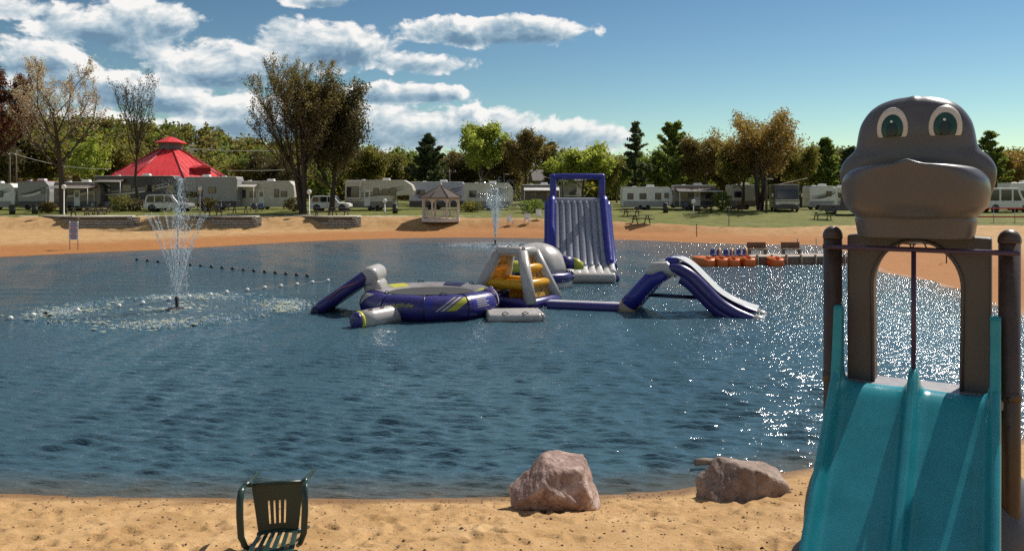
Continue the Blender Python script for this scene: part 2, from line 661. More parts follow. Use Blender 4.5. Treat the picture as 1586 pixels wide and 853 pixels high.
def water_material():
    m = bpy.data.materials.new('lake_water')
    m.use_nodes = True
    t = NT(m.node_tree)
    b = t.n['Principled BSDF']
    pos = t.node('ShaderNodeNewGeometry').outputs['Position']
    s = t.node('ShaderNodeAttribute', attribute_name='shore').outputs['Fac']
    n = t.noise(pos, 0.12, 3, 0.6)
    deep = t.mix(t.mr(n, 0.35, 0.65), (0.042, 0.090, 0.122), (0.054, 0.112, 0.146))
    shallow = t.mix(t.noise(pos, 2.0, 4, 0.6), (0.12, 0.095, 0.065), (0.055, 0.085, 0.09))
    c = t.mix(t.mr(s, -1.1, 0.05), deep, shallow)
    t.put(b.inputs['Base Color'], c)
    b.inputs['Roughness'].default_value = 0.11
    b.inputs['IOR'].default_value = 1.33
    mp = t.node('ShaderNodeMapping')
    t.l.new(pos, mp.inputs[0])
    mp.inputs['Scale'].default_value = (0.38, 1.0, 1.0)
    h1 = t.noise(mp.outputs[0], 8.0, 3, 0.6)
    h2 = t.noise(mp.outputs[0], 17.0, 2, 0.5)
    bn = t.node('ShaderNodeBump')
    t.put(bn.inputs['Strength'], t.node('ShaderNodeAttribute', attribute_name='ripple').outputs['Fac'])
    bn.inputs['Distance'].default_value = 0.105
    t.l.new(t.m('ADD', t.m('MULTIPLY', h1, 0.9), t.m('MULTIPLY', h2, 0.30)), bn.inputs['Height'])
    t.l.new(bn.outputs[0], b.inputs['Normal'])
    return m


rad = np.concatenate([np.geomspace(8.6, 34, 430)[:-1], np.geomspace(34, 82, 90)])
ang = np.radians(np.concatenate([np.linspace(-80, -36, 26)[:-1], np.linspace(-36, 36, 450)[:-1], np.linspace(36, 75, 22)]))
X, Y, Q = polar(rad, ang, False)
S = shore_dist(X, Y)
wz = np.zeros_like(X)
wr = np.random.default_rng(21)
for k in range(72):
    lam = 0.12 * (0.36 / 0.12) ** wr.random() if k < 66 else wr.uniform(1.0, 1.8)
    th = wr.normal(0.06, 0.24)
    kx, ky = math.sin(th) * 2 * math.pi / lam, math.cos(th) * 2 * math.pi / lam
    amp = 0.0145 * lam if k < 66 else 0.0016 * lam
    ph = wr.random() * 6.28
    fade = smoothstep(0.42, 0.2, 0.0042 * np.hypot(X, Y) / lam)     # no waves finer than the mesh
    sn = np.sin(kx * X + ky * Y + ph + 0.8 * np.sin(0.31 * X + 0.23 * Y + k))
    wz += amp * fade * (sn + 0.35 * (np.cos(2 * (kx * X + ky * Y + ph)) * 0.5))
gust = 0.82 + 0.38 * fbm(X * 0.10, Y * 0.16, 4, 5)
wz *= gust * (0.45 + 0.55 * smoothstep(0.0, -1.5, S))
# choppy ring where the fountain falls back
rf = np.hypot(X - FOUNT.x, (Y - FOUNT.y))
ring = np.exp(-((rf - 3.6) / 0.9) ** 2) + np.exp(-(rf / 0.9) ** 2)
wz += ring * (fbm(X * 5, Y * 5, 3, 31) - 0.45) * 0.16
water = np_mesh('lake_water', np.stack([X, Y, wz], -1).reshape(-1, 3), Q, water_material(), smooth=True, attrs={'shore': S, 'ripple': 0.5 + 0.5 * smoothstep(12, 32, Y)})
tag(water, kind='structure')

# ------------------------------------------------------------------ vegetation
def leaf_mat(name, cols, trans=0.5, rough=0.6):
    if name in MATS:
        return MATS[name]
    m = bpy.data.materials.new(name)
    m.use_nodes = True
    t = NT(m.node_tree)
    b = t.n['Principled BSDF']
    g = t.node('ShaderNodeNewGeometry')
    c = t.ramp(g.outputs['Random Per Island'], [(i / max(1, len(cols) - 1), c) for i, c in enumerate(cols)])
    c = t.mix(t.mr(t.noise(g.outputs['Position'], 0.45, 3, 0.5), 0.35, 0.65, 0, 0.30), c, tuple(0.65 * v for v in cols[0]))
    t.put(b.inputs['Base Color'], c)
    b.inputs['Roughness'].default_value = rough
    b.inputs['Specular IOR Level'].default_value = 0.3
    tr = t.node('ShaderNodeBsdfTranslucent')
    t.put(tr.inputs[0], t.mix(1.0, c, (1.5, 1.5, 0.9), 'MULTIPLY'))
    mx = t.node('ShaderNodeMixShader')
    mx.inputs[0].default_value = trans
    t.l.new(b.outputs[0], mx.inputs[1])
    t.l.new(tr.outputs[0], mx.inputs[2])
    t.l.new(mx.outputs[0], t.n['Material Output'].inputs[0])
    MATS[name] = m
    return m


BARK = mat('bark', (0.060, 0.042, 0.030), 0.9, 0.35, 9, bump=0.6)
BARK_GREY = mat('bark_grey', (0.085, 0.068, 0.055), 0.9, 0.3, 9, bump=0.6)
LEAVES = {
    'olive': leaf_mat('leaf_olive', [(0.091, 0.101, 0.024), (0.172, 0.162, 0.040), (0.264, 0.213, 0.072)]),
    'dark': leaf_mat('leaf_dark', [(0.056, 0.050, 0.022), (0.095, 0.081, 0.031), (0.146, 0.112, 0.045)], 0.35),
    'bud': leaf_mat('leaf_bud', [(0.123, 0.095, 0.036), (0.190, 0.151, 0.062), (0.381, 0.302, 0.168)], 0.45),
    'blossom': leaf_mat('leaf_blossom', [(0.243, 0.112, 0.072), (0.447, 0.264, 0.122), (0.600, 0.600, 0.600), (0.600, 0.600, 0.600)], 0.4),
    'red': leaf_mat('leaf_red', [(0.101, 0.037, 0.028), (0.172, 0.064, 0.045), (0.264, 0.112, 0.072)], 0.35),
    'lime': leaf_mat('leaf_lime', [(0.172, 0.213, 0.037), (0.304, 0.356, 0.072), (0.487, 0.507, 0.143)]),
    'green': leaf_mat('leaf_green', [(0.082, 0.122, 0.028), (0.152, 0.194, 0.045), (0.243, 0.284, 0.082)]),
    'brown': leaf_mat('leaf_brown', [(0.112, 0.084, 0.034), (0.179, 0.134, 0.050), (0.258, 0.202, 0.084)], 0.45),
    'rust': leaf_mat('leaf_rust', [(0.172, 0.112, 0.037), (0.304, 0.194, 0.060), (0.426, 0.315, 0.122)], 0.4),
    'pine': leaf_mat('leaf_pine', [(0.045, 0.067, 0.031), (0.078, 0.103, 0.045), (0.123, 0.140, 0.062)], 0.35),
}


def leaf_quads(C, size, r, elong=1.5):
    n = len(C)
    a = r.normal(size=(n, 3))
    a /= np.linalg.norm(a, axis=1, keepdims=True)
    b = np.cross(a, r.normal(size=(n, 3)))
    b /= np.linalg.norm(b, axis=1, keepdims=True) + 1e-9
    sz = size * r.uniform(0.6, 1.35, (n, 1))
    a, b = a * sz * 0.5 * elong, b * sz * 0.5
    V = np.stack([C - a, C + b * 0.9 - a * 0.1, C + a, C - b * 0.9 - a * 0.1], 1).reshape(-1, 3)
    return V, np.arange(4 * n).reshape(-1, 4)


def tubes_np(P, Rr, S=4):
    """P (B,k,3) branch polylines, Rr (B,k) radii"""
    B, k, _ = P.shape
    T = np.gradient(P, axis=1)
    T /= np.linalg.norm(T, axis=2, keepdims=True) + 1e-9
    ref = np.where(np.abs(T[..., 2:3]) > 0.9, np.array([1.0, 0, 0]), np.array([0, 0, 1.0]))
    a = np.cross(T, ref)
    a /= np.linalg.norm(a, axis=2, keepdims=True) + 1e-9
    b = np.cross(T, a)
    th = np.arange(S) * 2 * math.pi / S
    V = P[:, :, None, :] + Rr[:, :, None, None] * (a[:, :, None, :] * np.cos(th)[None, None, :, None] + b[:, :, None, :] * np.sin(th)[None, None, :, None])
    base = (np.arange(B) * k * S)[:, None, None]
    i = np.arange(k - 1)[None, :, None]
    j = np.arange(S)[None, None, :]
    j2 = (j + 1) % S
    Q = np.stack(np.broadcast_arrays(base + i * S + j, base + i * S + j2, base + (i + 1) * S + j2, base + (i + 1) * S + j), -1)
    return V.reshape(-1, 3), Q.reshape(-1, 4)


def deciduous(seed, Ht, hw, trunk_h, trunk_r, stems=1, up=0.55, leaves=13500, leaf=0.16, jitter=0.35, counts=(6, 8, 7), tip_bias=0.0, low=0.25):
    """branch skeleton grown level by level, scaled to height Ht and half width hw; returns (wood V,Q) and (leaf V,Q)"""
    r = np.random.default_rng(seed)
    polys, radii = [], []
    # trunk(s)
    level = []
    for sidx in range(stems):
        off = np.array([r.normal(0, 0.25), r.normal(0, 0.25), 0]) * (stems > 1) * Ht * 0.03
        lean = np.array([r.normal(0, 0.06), r.normal(0, 0.06), 1.0]) + off * 0.25
        top = off + lean * Ht * 0.62
        pts = np.array([off + (top - off) * t + np.array([r.normal(0, 0.02), r.normal(0, 0.02), 0]) * Ht * 0.3 * (t > 0) for t in (0, 0.33, 0.66, 1.0)])
        rr = trunk_r / math.sqrt(stems) * np.array([1.25, 0.9, 0.62, 0.3])
        polys.append(pts)
        radii.append(rr)
        level.append((pts, rr, Ht))
    twigs = []
    for li, cnt in enumerate(counts):
        nxt = []
        for pts, rr, LL in level:
            n = max(2, int(cnt * (1.7 if li == 0 else 1.0) / (stems if li == 0 else 1) ** 0.5))
            for q in range(n):
                if li == 0:
                    t = trunk_h / (Ht * 0.62) + (1 - trunk_h / (Ht * 0.62)) * ((q + 0.5) / n) ** 0.9
                else:
                    t = low + (1 - low) * (q + r.random()) / n
                t = min(t, 0.999) * 3
                i0 = int(t)
                f = t - i0
                p = pts[i0] * (1 - f) + pts[min(i0 + 1, 3)] * f
                par = pts[min(i0 + 1, 3)] - pts[i0]
                par = par / (np.linalg.norm(par) + 1e-9)
                az = q * 2.399 + r.uniform(-0.5, 0.5) + seed
                side = np.array([math.cos(az), math.sin(az), 0])
                side = side - par * side.dot(par)
                side /= np.linalg.norm(side) + 1e-9
                spread = (0.95, 0.75, 0.7)[min(li, 2)] * r.uniform(0.75, 1.2)
                d = par * 0.75 + side * spread + np.array([0, 0, up])
                d /= np.linalg.norm(d)
                rel = (t / 3)
                L = LL * ((0.46, 0.42, 0.40)[min(li, 2)]) * (1.08 - 0.55 * rel) * r.uniform(0.75, 1.2)
                bend = np.array([0, 0, up * 0.35]) * L * 0.35
                q4 = np.array([p, p + d * L * 0.35, p + d * L * 0.7 + bend * 0.4, p + d * L + bend])
                q4[1:] += r.normal(0, 0.03 * L, (3, 3))
                r0 = max(0.012, (rr[i0] * (1 - f) + rr[min(i0 + 1, 3)] * f) * 0.55)
                r4 = np.array([r0, r0 * 0.75, r0 * 0.5, r0 * 0.25])
                polys.append(q4)
                radii.append(r4)
                nxt.append((q4, r4, L))
        level = nxt
    P, RR = np.array(polys), np.array(radii)
    tips = np.array([l[0] for l in level])
    # scale the crown to the wanted size
    ext = np.percentile(np.hypot(tips[:, -1, 0], tips[:, -1, 1]), 93)
    top = np.percentile(tips[:, -1, 2], 99.3)
    sc = np.array([hw / ext, hw / ext, Ht / top])
    P, tips = P * sc, tips * sc
    RR = np.maximum(RR, 0.010)
    W = tubes_np(P, RR, 3)
    k = r.integers(0, len(tips), leaves)
    t = r.random(leaves) ** (1 - 0.5 * tip_bias) * 3
    i0 = np.minimum(t.astype(int), 2)
    f = (t - i0)[:, None]
    C = tips[k, i0] * (1 - f) + tips[k, i0 + 1] * f + r.normal(0, jitter * 0.5, (leaves, 3))
    return W, leaf_quads(C, leaf, r)


def conifer(seed, Ht, hw, trunk_r, leaves=6000, leaf=0.3, bare=0.15, gaps=0.3, droop=-0.05):
    r = np.random.default_rng(seed)
    polys = [np.array([(0, 0, Ht * t) for t in (0, 0.35, 0.7, 1.0)])]
    radii = [trunk_r * np.array([1.1, 0.75, 0.4, 0.05])]
    tips = []
    z = Ht * bare
    while z < Ht * 0.985:
        rel = (z / Ht - bare) / (1 - bare)
        prof = (1 - rel) ** 0.75 * (0.55 + 0.45 * min(1, rel * 5))
        n = r.integers(4, 7)
        a0 = r.random() * 6.28
        for q in range(n):
            if r.random() < gaps * 0.6:
                continue
            az = a0 + q * 6.283 / n + r.normal(0, 0.25)
            L = hw * prof * r.uniform(0.4, 1.3) + 0.25
            d = np.array([math.cos(az), math.sin(az), 0.18 + 0.5 * rel + droop])
            p = np.array([0, 0, z + r.normal(0, 0.12)])
            q4 = np.array([p, p + d * L * 0.35, p + d * L * 0.7 + np.array([0, 0, 0.04 * L]), p + d * L + np.array([0, 0, 0.14 * L])])
            polys.append(q4)
            radii.append(np.array([1, 0.7, 0.45, 0.2]) * (0.02 + 0.05 * trunk_r))
            tips.append(q4)
        z += Ht * r.uniform(0.022, 0.045) * (1 + gaps * 0.7)
    tips = np.array(tips)
    W = tubes_np(np.array(polys), np.array(radii), 5)
    k = r.integers(0, len(tips), leaves)
    t = (0.28 + 0.72 * r.random(leaves) ** 0.8) * 3
    i0 = np.minimum(t.astype(int), 2)
    f = (t - i0)[:, None]
    C = tips[k, i0] * (1 - f) + tips[k, i0 + 1] * f
    C += r.normal(0, 1, (leaves, 3)) * np.array([0.16, 0.16, 0.05]) * (Ht / 10)
    return W, leaf_quads(C, leaf, r, 2.2)


def plant_tree(name, label, parts, bark, leafm, x, d, group='trees around the lake', cat='tree', rz=0.0):
    t = thing(name, label, cat, (px(x, d), d, gz(px(x, d), d) - 0.05), rz, group)
    (wv, wq), (lv, lq) = parts
    np_mesh('trunk', wv, wq, bark, t, True)
    np_mesh('crown', lv, lq, leafm, t)
    return t


def hts(ytop, d, x):
    """height of a tree whose top shows at ytop"""
    return pz(ytop, d) - gz(px(x, d), d)


def w_at(hwpx, d):
    return hwpx * d / F_PX


# --- near row on the left
plant_tree('dark_red_tree', 'dark reddish leafed tree cut by the left edge of the picture',
           deciduous(11, hts(98, 92, -15), w_at(58, 92), 3.6, 0.34, leaves=19000, leaf=0.18, up=0.6, counts=(8, 9, 8), low=0.1), BARK, LEAVES['red'], -15, 92)
plant_tree('budding_tree', 'spreading tree with pale pink and white buds behind the first lamp post',
           deciduous(23, hts(93, 87, 100), w_at(80, 87), 4.0, 0.40, leaves=10500, leaf=0.115, up=0.85, counts=(7, 9, 8), tip_bias=0.5), BARK, LEAVES['blossom'], 100, 87)
plant_tree('slim_bare_tree', 'slim nearly bare vase-shaped tree in front of the red roof',
           deciduous(37, hts(110, 95, 221), w_at(38, 95), 3.8, 0.22, leaves=2600, leaf=0.12, up=1.15, counts=(8, 8, 7), tip_bias=0.5, low=0.15), BARK, LEAVES['dark'], 217, 95)
plant_tree('tall_twiggy_tree', 'tall twiggy multi-stemmed tree with budding oval crown, the tallest in the row',
           deciduous(41, hts(88, 88, 475), w_at(66, 88), 2.2, 0.5, stems=5, leaves=30000, leaf=0.12, up=1.05, counts=(9, 10, 8), low=0.12), BARK, LEAVES['bud'], 470, 88)
plant_tree('dense_dark_tree', 'dense dark round tree with a single trunk beside the tall twiggy tree',
           deciduous(53, hts(132, 92, 522), w_at(52, 92), 1.6, 0.30, leaves=34000, leaf=0.17, up=0.4, counts=(9, 9, 8), low=0.1, jitter=0.9), BARK, LEAVES['dark'], 514, 91)
# --- back row, centre
plant_tree('dark_pine', 'dark pine with uneven top behind the gazebo', conifer(61, hts(213, 122, 662), w_at(34, 122), 0.25, 9000, 0.32, 0.12, 0.35, 0.1), BARK, LEAVES['pine'], 662, 122)
plant_tree('light_green_tree', 'light yellow-green tree rising above the second fountain',
           deciduous(67, hts(193, 118, 747), w_at(34, 118), 2.5, 0.25, leaves=13500, leaf=0.25, up=0.6, jitter=0.7, counts=(6, 8, 7)), BARK_GREY, LEAVES['lime'], 747, 118)
plant_tree('brown_round_tree', 'round brown budding tree right of the light green tree',
           deciduous(71, hts(207, 112, 815), w_at(38, 112), 2.5, 0.25, leaves=14250, leaf=0.22, up=0.6, jitter=0.7, counts=(6, 8, 7)), BARK, LEAVES['brown'], 815, 112)
plant_tree('small_dark_pine', 'small dark conifer tucked behind the brown round tree', conifer(73, hts(222, 126, 853), w_at(16, 126), 0.18, 4000, 0.3, 0.1, 0.3), BARK, LEAVES['pine'], 853, 126)
plant_tree('low_lime_tree', 'low fresh green tree behind the blue water slide',
           deciduous(79, hts(229, 122, 903), w_at(42, 122), 2.0, 0.22, leaves=13500, leaf=0.27, up=0.4, jitter=0.8, counts=(6, 8, 7)), BARK_GREY, LEAVES['lime'], 903, 122)
plant_tree('open_white_pine', 'open pine with sparse layered boughs right of the blue water slide', conifer(83, hts(192, 112, 984), w_at(24, 112), 0.24, 4200, 0.26, 0.2, 0.55), BARK, LEAVES['pine'], 984, 112)
plant_tree('wide_white_pine', 'wider pine with upswept boughs, second of the two pines', conifer(89, hts(192, 105, 1045), w_at(36, 105), 0.26, 7500, 0.28, 0.3, 0.5, 0.22), BARK, LEAVES['green'], 1043, 105)
plant_tree('brown_leaning_tree', 'brown bushy tree over the dark camper awning',
           deciduous(97, hts(218, 103, 1090), w_at(42, 103), 2.4, 0.25, leaves=15750, leaf=0.21, up=0.5, jitter=0.7, counts=(6, 8, 7)), BARK, LEAVES['brown'], 1092, 103)
plant_tree('big_olive_tree', 'big olive-brown tree with several trunks left of the parked motorhome',
           deciduous(101, hts(178, 93, 1182), w_at(55, 93), 2.6, 0.5, stems=4, leaves=20000, leaf=0.16, up=0.85, counts=(8, 9, 8), low=0.1, jitter=0.6), BARK, LEAVES['rust'], 1178, 93)
plant_tree('leafy_olive_bush_tree', 'lower leafy olive tree in front of the big olive tree',
           deciduous(103, hts(225, 95, 1150), w_at(36, 95), 1.8, 0.22, leaves=13500, leaf=0.20, up=0.5, jitter=0.7, counts=(6, 8, 7)), BARK, LEAVES['olive'], 1150, 96)
plant_tree('thin_green_pine', 'thin green conifer just left of the grey play head', conifer(107, hts(217, 112, 1278), w_at(24, 112), 0.2, 6500, 0.28, 0.15, 0.4, 0.1), BARK, LEAVES['green'], 1278, 112)
plant_tree('rusty_low_tree', 'rusty brown low tree between the big olive tree and the thin conifer',
           deciduous(109, hts(232, 108, 1238), w_at(32, 108), 2.0, 0.2, leaves=12000, leaf=0.21, up=0.4, jitter=0.7, counts=(6, 7, 7)), BARK, LEAVES['olive'], 1240, 108)
plant_tree('dark_conifer', 'dark conifer half hidden behind the left cheek of the play head', conifer(113, hts(226, 118, 1316), w_at(22, 118), 0.2, 5500, 0.28, 0.1, 0.4), BARK, LEAVES['pine'], 1316, 118)
plant_tree('bare_crowned_pine', 'thin-crowned pine right of the play head', conifer(127, hts(205, 105, 1536), w_at(30, 105), 0.2, 4800, 0.26, 0.2, 0.5), BARK, LEAVES['green'], 1534, 105)
plant_tree('bushy_brown_tree', 'bushy brown tree cut by the right edge of the picture',
           deciduous(131, hts(238, 108, 1580), w_at(36, 108), 1.8, 0.22, leaves=13500, leaf=0.20, up=0.4, jitter=0.7, counts=(6, 8, 7)), BARK, LEAVES['rust'], 1584, 108)
plant_tree('young_green_tree', 'small fresh green tree left of the red roof behind the camper awning',
           deciduous(137, hts(215, 112, 140), w_at(30, 112), 2.0, 0.16, leaves=5000, leaf=0.22, up=0.6, jitter=0.6, counts=(6, 7, 7)), BARK, LEAVES['lime'], 138, 112)

# --- background filler trees, each its own thing sharing four meshes
_proto = []
for k, (lf, sd) in enumerate((('olive', 201), ('brown', 207), ('green', 211), ('dark', 217))):
    _proto.append((deciduous(sd, 10.0, 4.4, 1.6, 0.2, leaves=14250, leaf=0.30, up=0.45, jitter=1.1, counts=(7, 7, 6), low=0.05), lf))
_pm = []
fill = [(20, 205, 125, 3), (62, 215, 130, 0), (170, 225, 135, 0), (395, 235, 130, 2), (425, 240, 120, 3), (560, 232, 128, 0), (588, 240, 140, 2), (612, 243, 135, 0), (636, 236, 142, 2),
        (700, 240, 138, 1), (722, 236, 132, 3), (775, 235, 138, 1), (868, 245, 140, 2), (880, 236, 150, 0), (935, 240, 138, 0), (955, 243, 145, 2), (1010, 238, 128, 2), (1062, 236, 125, 0),
        (1120, 234, 125, 1), (1208, 236, 122, 1), (1262, 232, 128, 0), (1295, 240, 125, 0), (1340, 240, 130, 2), (1480, 240, 130, 1), (1512, 238, 125, 0), (1556, 240, 124, 2), (1606, 232, 122, 0)]
kinds = ['olive drab', 'brown', 'dull green', 'dark']
near_what = {20: 'at far left behind the red tree', 62: 'behind the budding tree', 170: 'left of the red roof', 395: 'right of the red roof', 425: 'left of the tall twiggy tree', 560: 'right of the dense dark tree',
             588: 'over the left end of the long pale camper', 612: 'over the middle of the long pale camper', 636: 'left of the dark pine', 700: 'right of the dark pine', 722: 'left of the light green tree',
             775: 'between the light green and brown round trees', 868: 'left of the low fresh green tree', 880: 'far behind the white house', 935: 'right of the low fresh green tree', 955: 'left of the open pine',
             1010: 'between the two pines', 1062: 'right of the wider pine', 1120: 'left of the big olive tree', 1208: 'behind the motorhome', 1262: 'left of the thin green conifer', 1295: 'right of the thin green conifer',
             1340: 'behind the left of the play head', 1480: 'behind the right of the play head', 1512: 'left of the thin-crowned pine', 1556: 'right of the thin-crowned pine', 1606: 'beyond the right edge'}
for k, (x, yt, d, kd) in enumerate(fill):
    parts, lf = _proto[kd]
    t = thing('background_tree', '%s background tree %s' % (kinds[kd], near_what[x]), 'tree', (px(x, d), d, gz(px(x, d), d) - 0.05), k * 1.7, 'background trees behind the campers')
    s = hts(yt, d, x) / 10.0
    t.scale = (s * 1.05, s * 1.05, s)
    if len(_pm) <= kd or kd not in [p[0] for p in _pm]:
        a = np_mesh('trunk', *parts[0], BARK, t, True)
        b = np_mesh('crown', *parts[1], LEAVES[lf], t)
        _pm.append((kd, a, b))
    else:
        _, a, b = [p for p in _pm if p[0] == kd][0]
        for src in (a, b):
            c = src.copy()
            COL.objects.link(c)
            c.parent = t

# --- wooded hill far behind on the left, and the wood that closes the horizon
hx = np.linspace(-420, 420, 90)
hy = np.linspace(165, 700, 40)
HX, HY = np.meshgrid(hx, hy)


def hill_z(x, y):
    u = x / y * F_PX + 793
    top = np.interp(u, [-200, 0, 180, 300, 400, 500, 580, 660, 900, 1700], [26, 28, 25, 22, 18, 14, 9, 6, 4, 5])
    return 1.5 + top * smoothstep(160, 330, y) * (0.92 + 0.16 * fbm(x * 0.03, y * 0.03, 3, 4))


HZ = hill_z(HX, HY)
nr, na = HX.shape
i, j = np.meshgrid(np.arange(nr - 1), np.arange(na - 1), indexing='ij')
HQ = np.stack([i * na + j, i * na + j + 1, (i + 1) * na + j + 1, (i + 1) * na + j], -1).reshape(-1, 4)
hill = np_mesh('hill', np.stack([HX, HY, HZ], -1).reshape(-1, 3), HQ, mat('hill_floor', (0.07, 0.06, 0.025), 0.95, 0.4, 0.2), smooth=True)
tag(hill, kind='structure')
wr = np.random.default_rng(77)
Cs, Ms = [], []
for k in range(1500):
    y = 165 + 260 * wr.random() ** 1.2
    x = wr.uniform(-0.72, 0.72) * y
    z = float(hill_z(np.array(x), np.array(y)))
    h, w = wr.uniform(5, 9), wr.uniform(2.4, 4.2)
    n = 190 if y < 340 else 30
    p = wr.normal(size=(n, 3))
    p /= np.linalg.norm(p, axis=1, keepdims=True)
    p *= (0.55 + 0.45 * wr.random((n, 1))) * (1 + 0.25 * np.sin(p[:, :1] * 5 + k) * np.cos(p[:, 1:2] * 4 + k))
    c = p * np.array([w, w, h * 0.55]) + np.array([x, y, z + h * 0.5])
    Cs.append(c)
    Ms.append(np.full(n, wr.integers(0, 4)))
Cs, Ms = np.concatenate(Cs), np.concatenate(Ms)
wv, wq = leaf_quads(Cs, 1.05, wr, 1.2)
wood = np_mesh('hillside_wood', wv, wq, [LEAVES['olive'], LEAVES['brown'], LEAVES['green'], LEAVES['olive']])
wood.data.polygons.foreach_set('material_index', Ms.astype(np.int32))
tag(wood, 'mixed green and brown wood covering the hill behind the red roof', 'wood', kind='stuff')
# ------------------------------------------------------------------ play structure (near right)
def interp_rows(rows, z):
    zs = [r_[0] for r_ in rows]
    return [float(np.interp(z, zs, [r_[i] for r_ in rows])) for i in range(1, len(rows[0]))]


def smooth_rows(rows, n):
    """resample (z, half width, front, back, exponent) rows with a smooth spline"""
    rows = [np.array(r_, float) for r_ in rows]
    out = []
    for i in range(len(rows) - 1):
        p0, p1, p2, p3 = rows[max(i - 1, 0)], rows[i], rows[i + 1], rows[min(i + 2, len(rows) - 1)]
        for t in np.arange(n) / n:
            out.append(0.5 * ((2 * p1) + (-p0 + p2) * t + (2 * p0 - 5 * p1 + 4 * p2 - p3) * t ** 2 + (-p0 + 3 * p1 - 3 * p2 + p3) * t ** 3))
    out.append(rows[-1])
    return out


def sup_loop(row, n=48, cx=0.0, ridge=0.0):
    z, hw, yf, yb, ex = row
    pts = []
    for j in range(n):
        t = 2 * math.pi * j / n
        c, s_ = math.cos(t), math.sin(t)
        x = hw * math.copysign(abs(c) ** (2 / ex), c)
        dy = yf if s_ < 0 else yb
        y = dy * abs(s_) ** (2 / ex) * (1 if s_ >= 0 else 1)
        y = -abs(yf) * abs(s_) ** (2 / ex) if s_ < 0 else abs(yb) * abs(s_) ** (2 / ex)
        pts.append((cx + x, y, z))
    return pts


def sup_front(rows, x, z, cx=0.0):
    hw, yf, yb, ex = interp_rows(rows, z)
    k = min(0.999, abs((x - cx) / max(hw, 1e-6)))
    return -abs(yf) * (1 - k ** ex) ** (1 / ex)


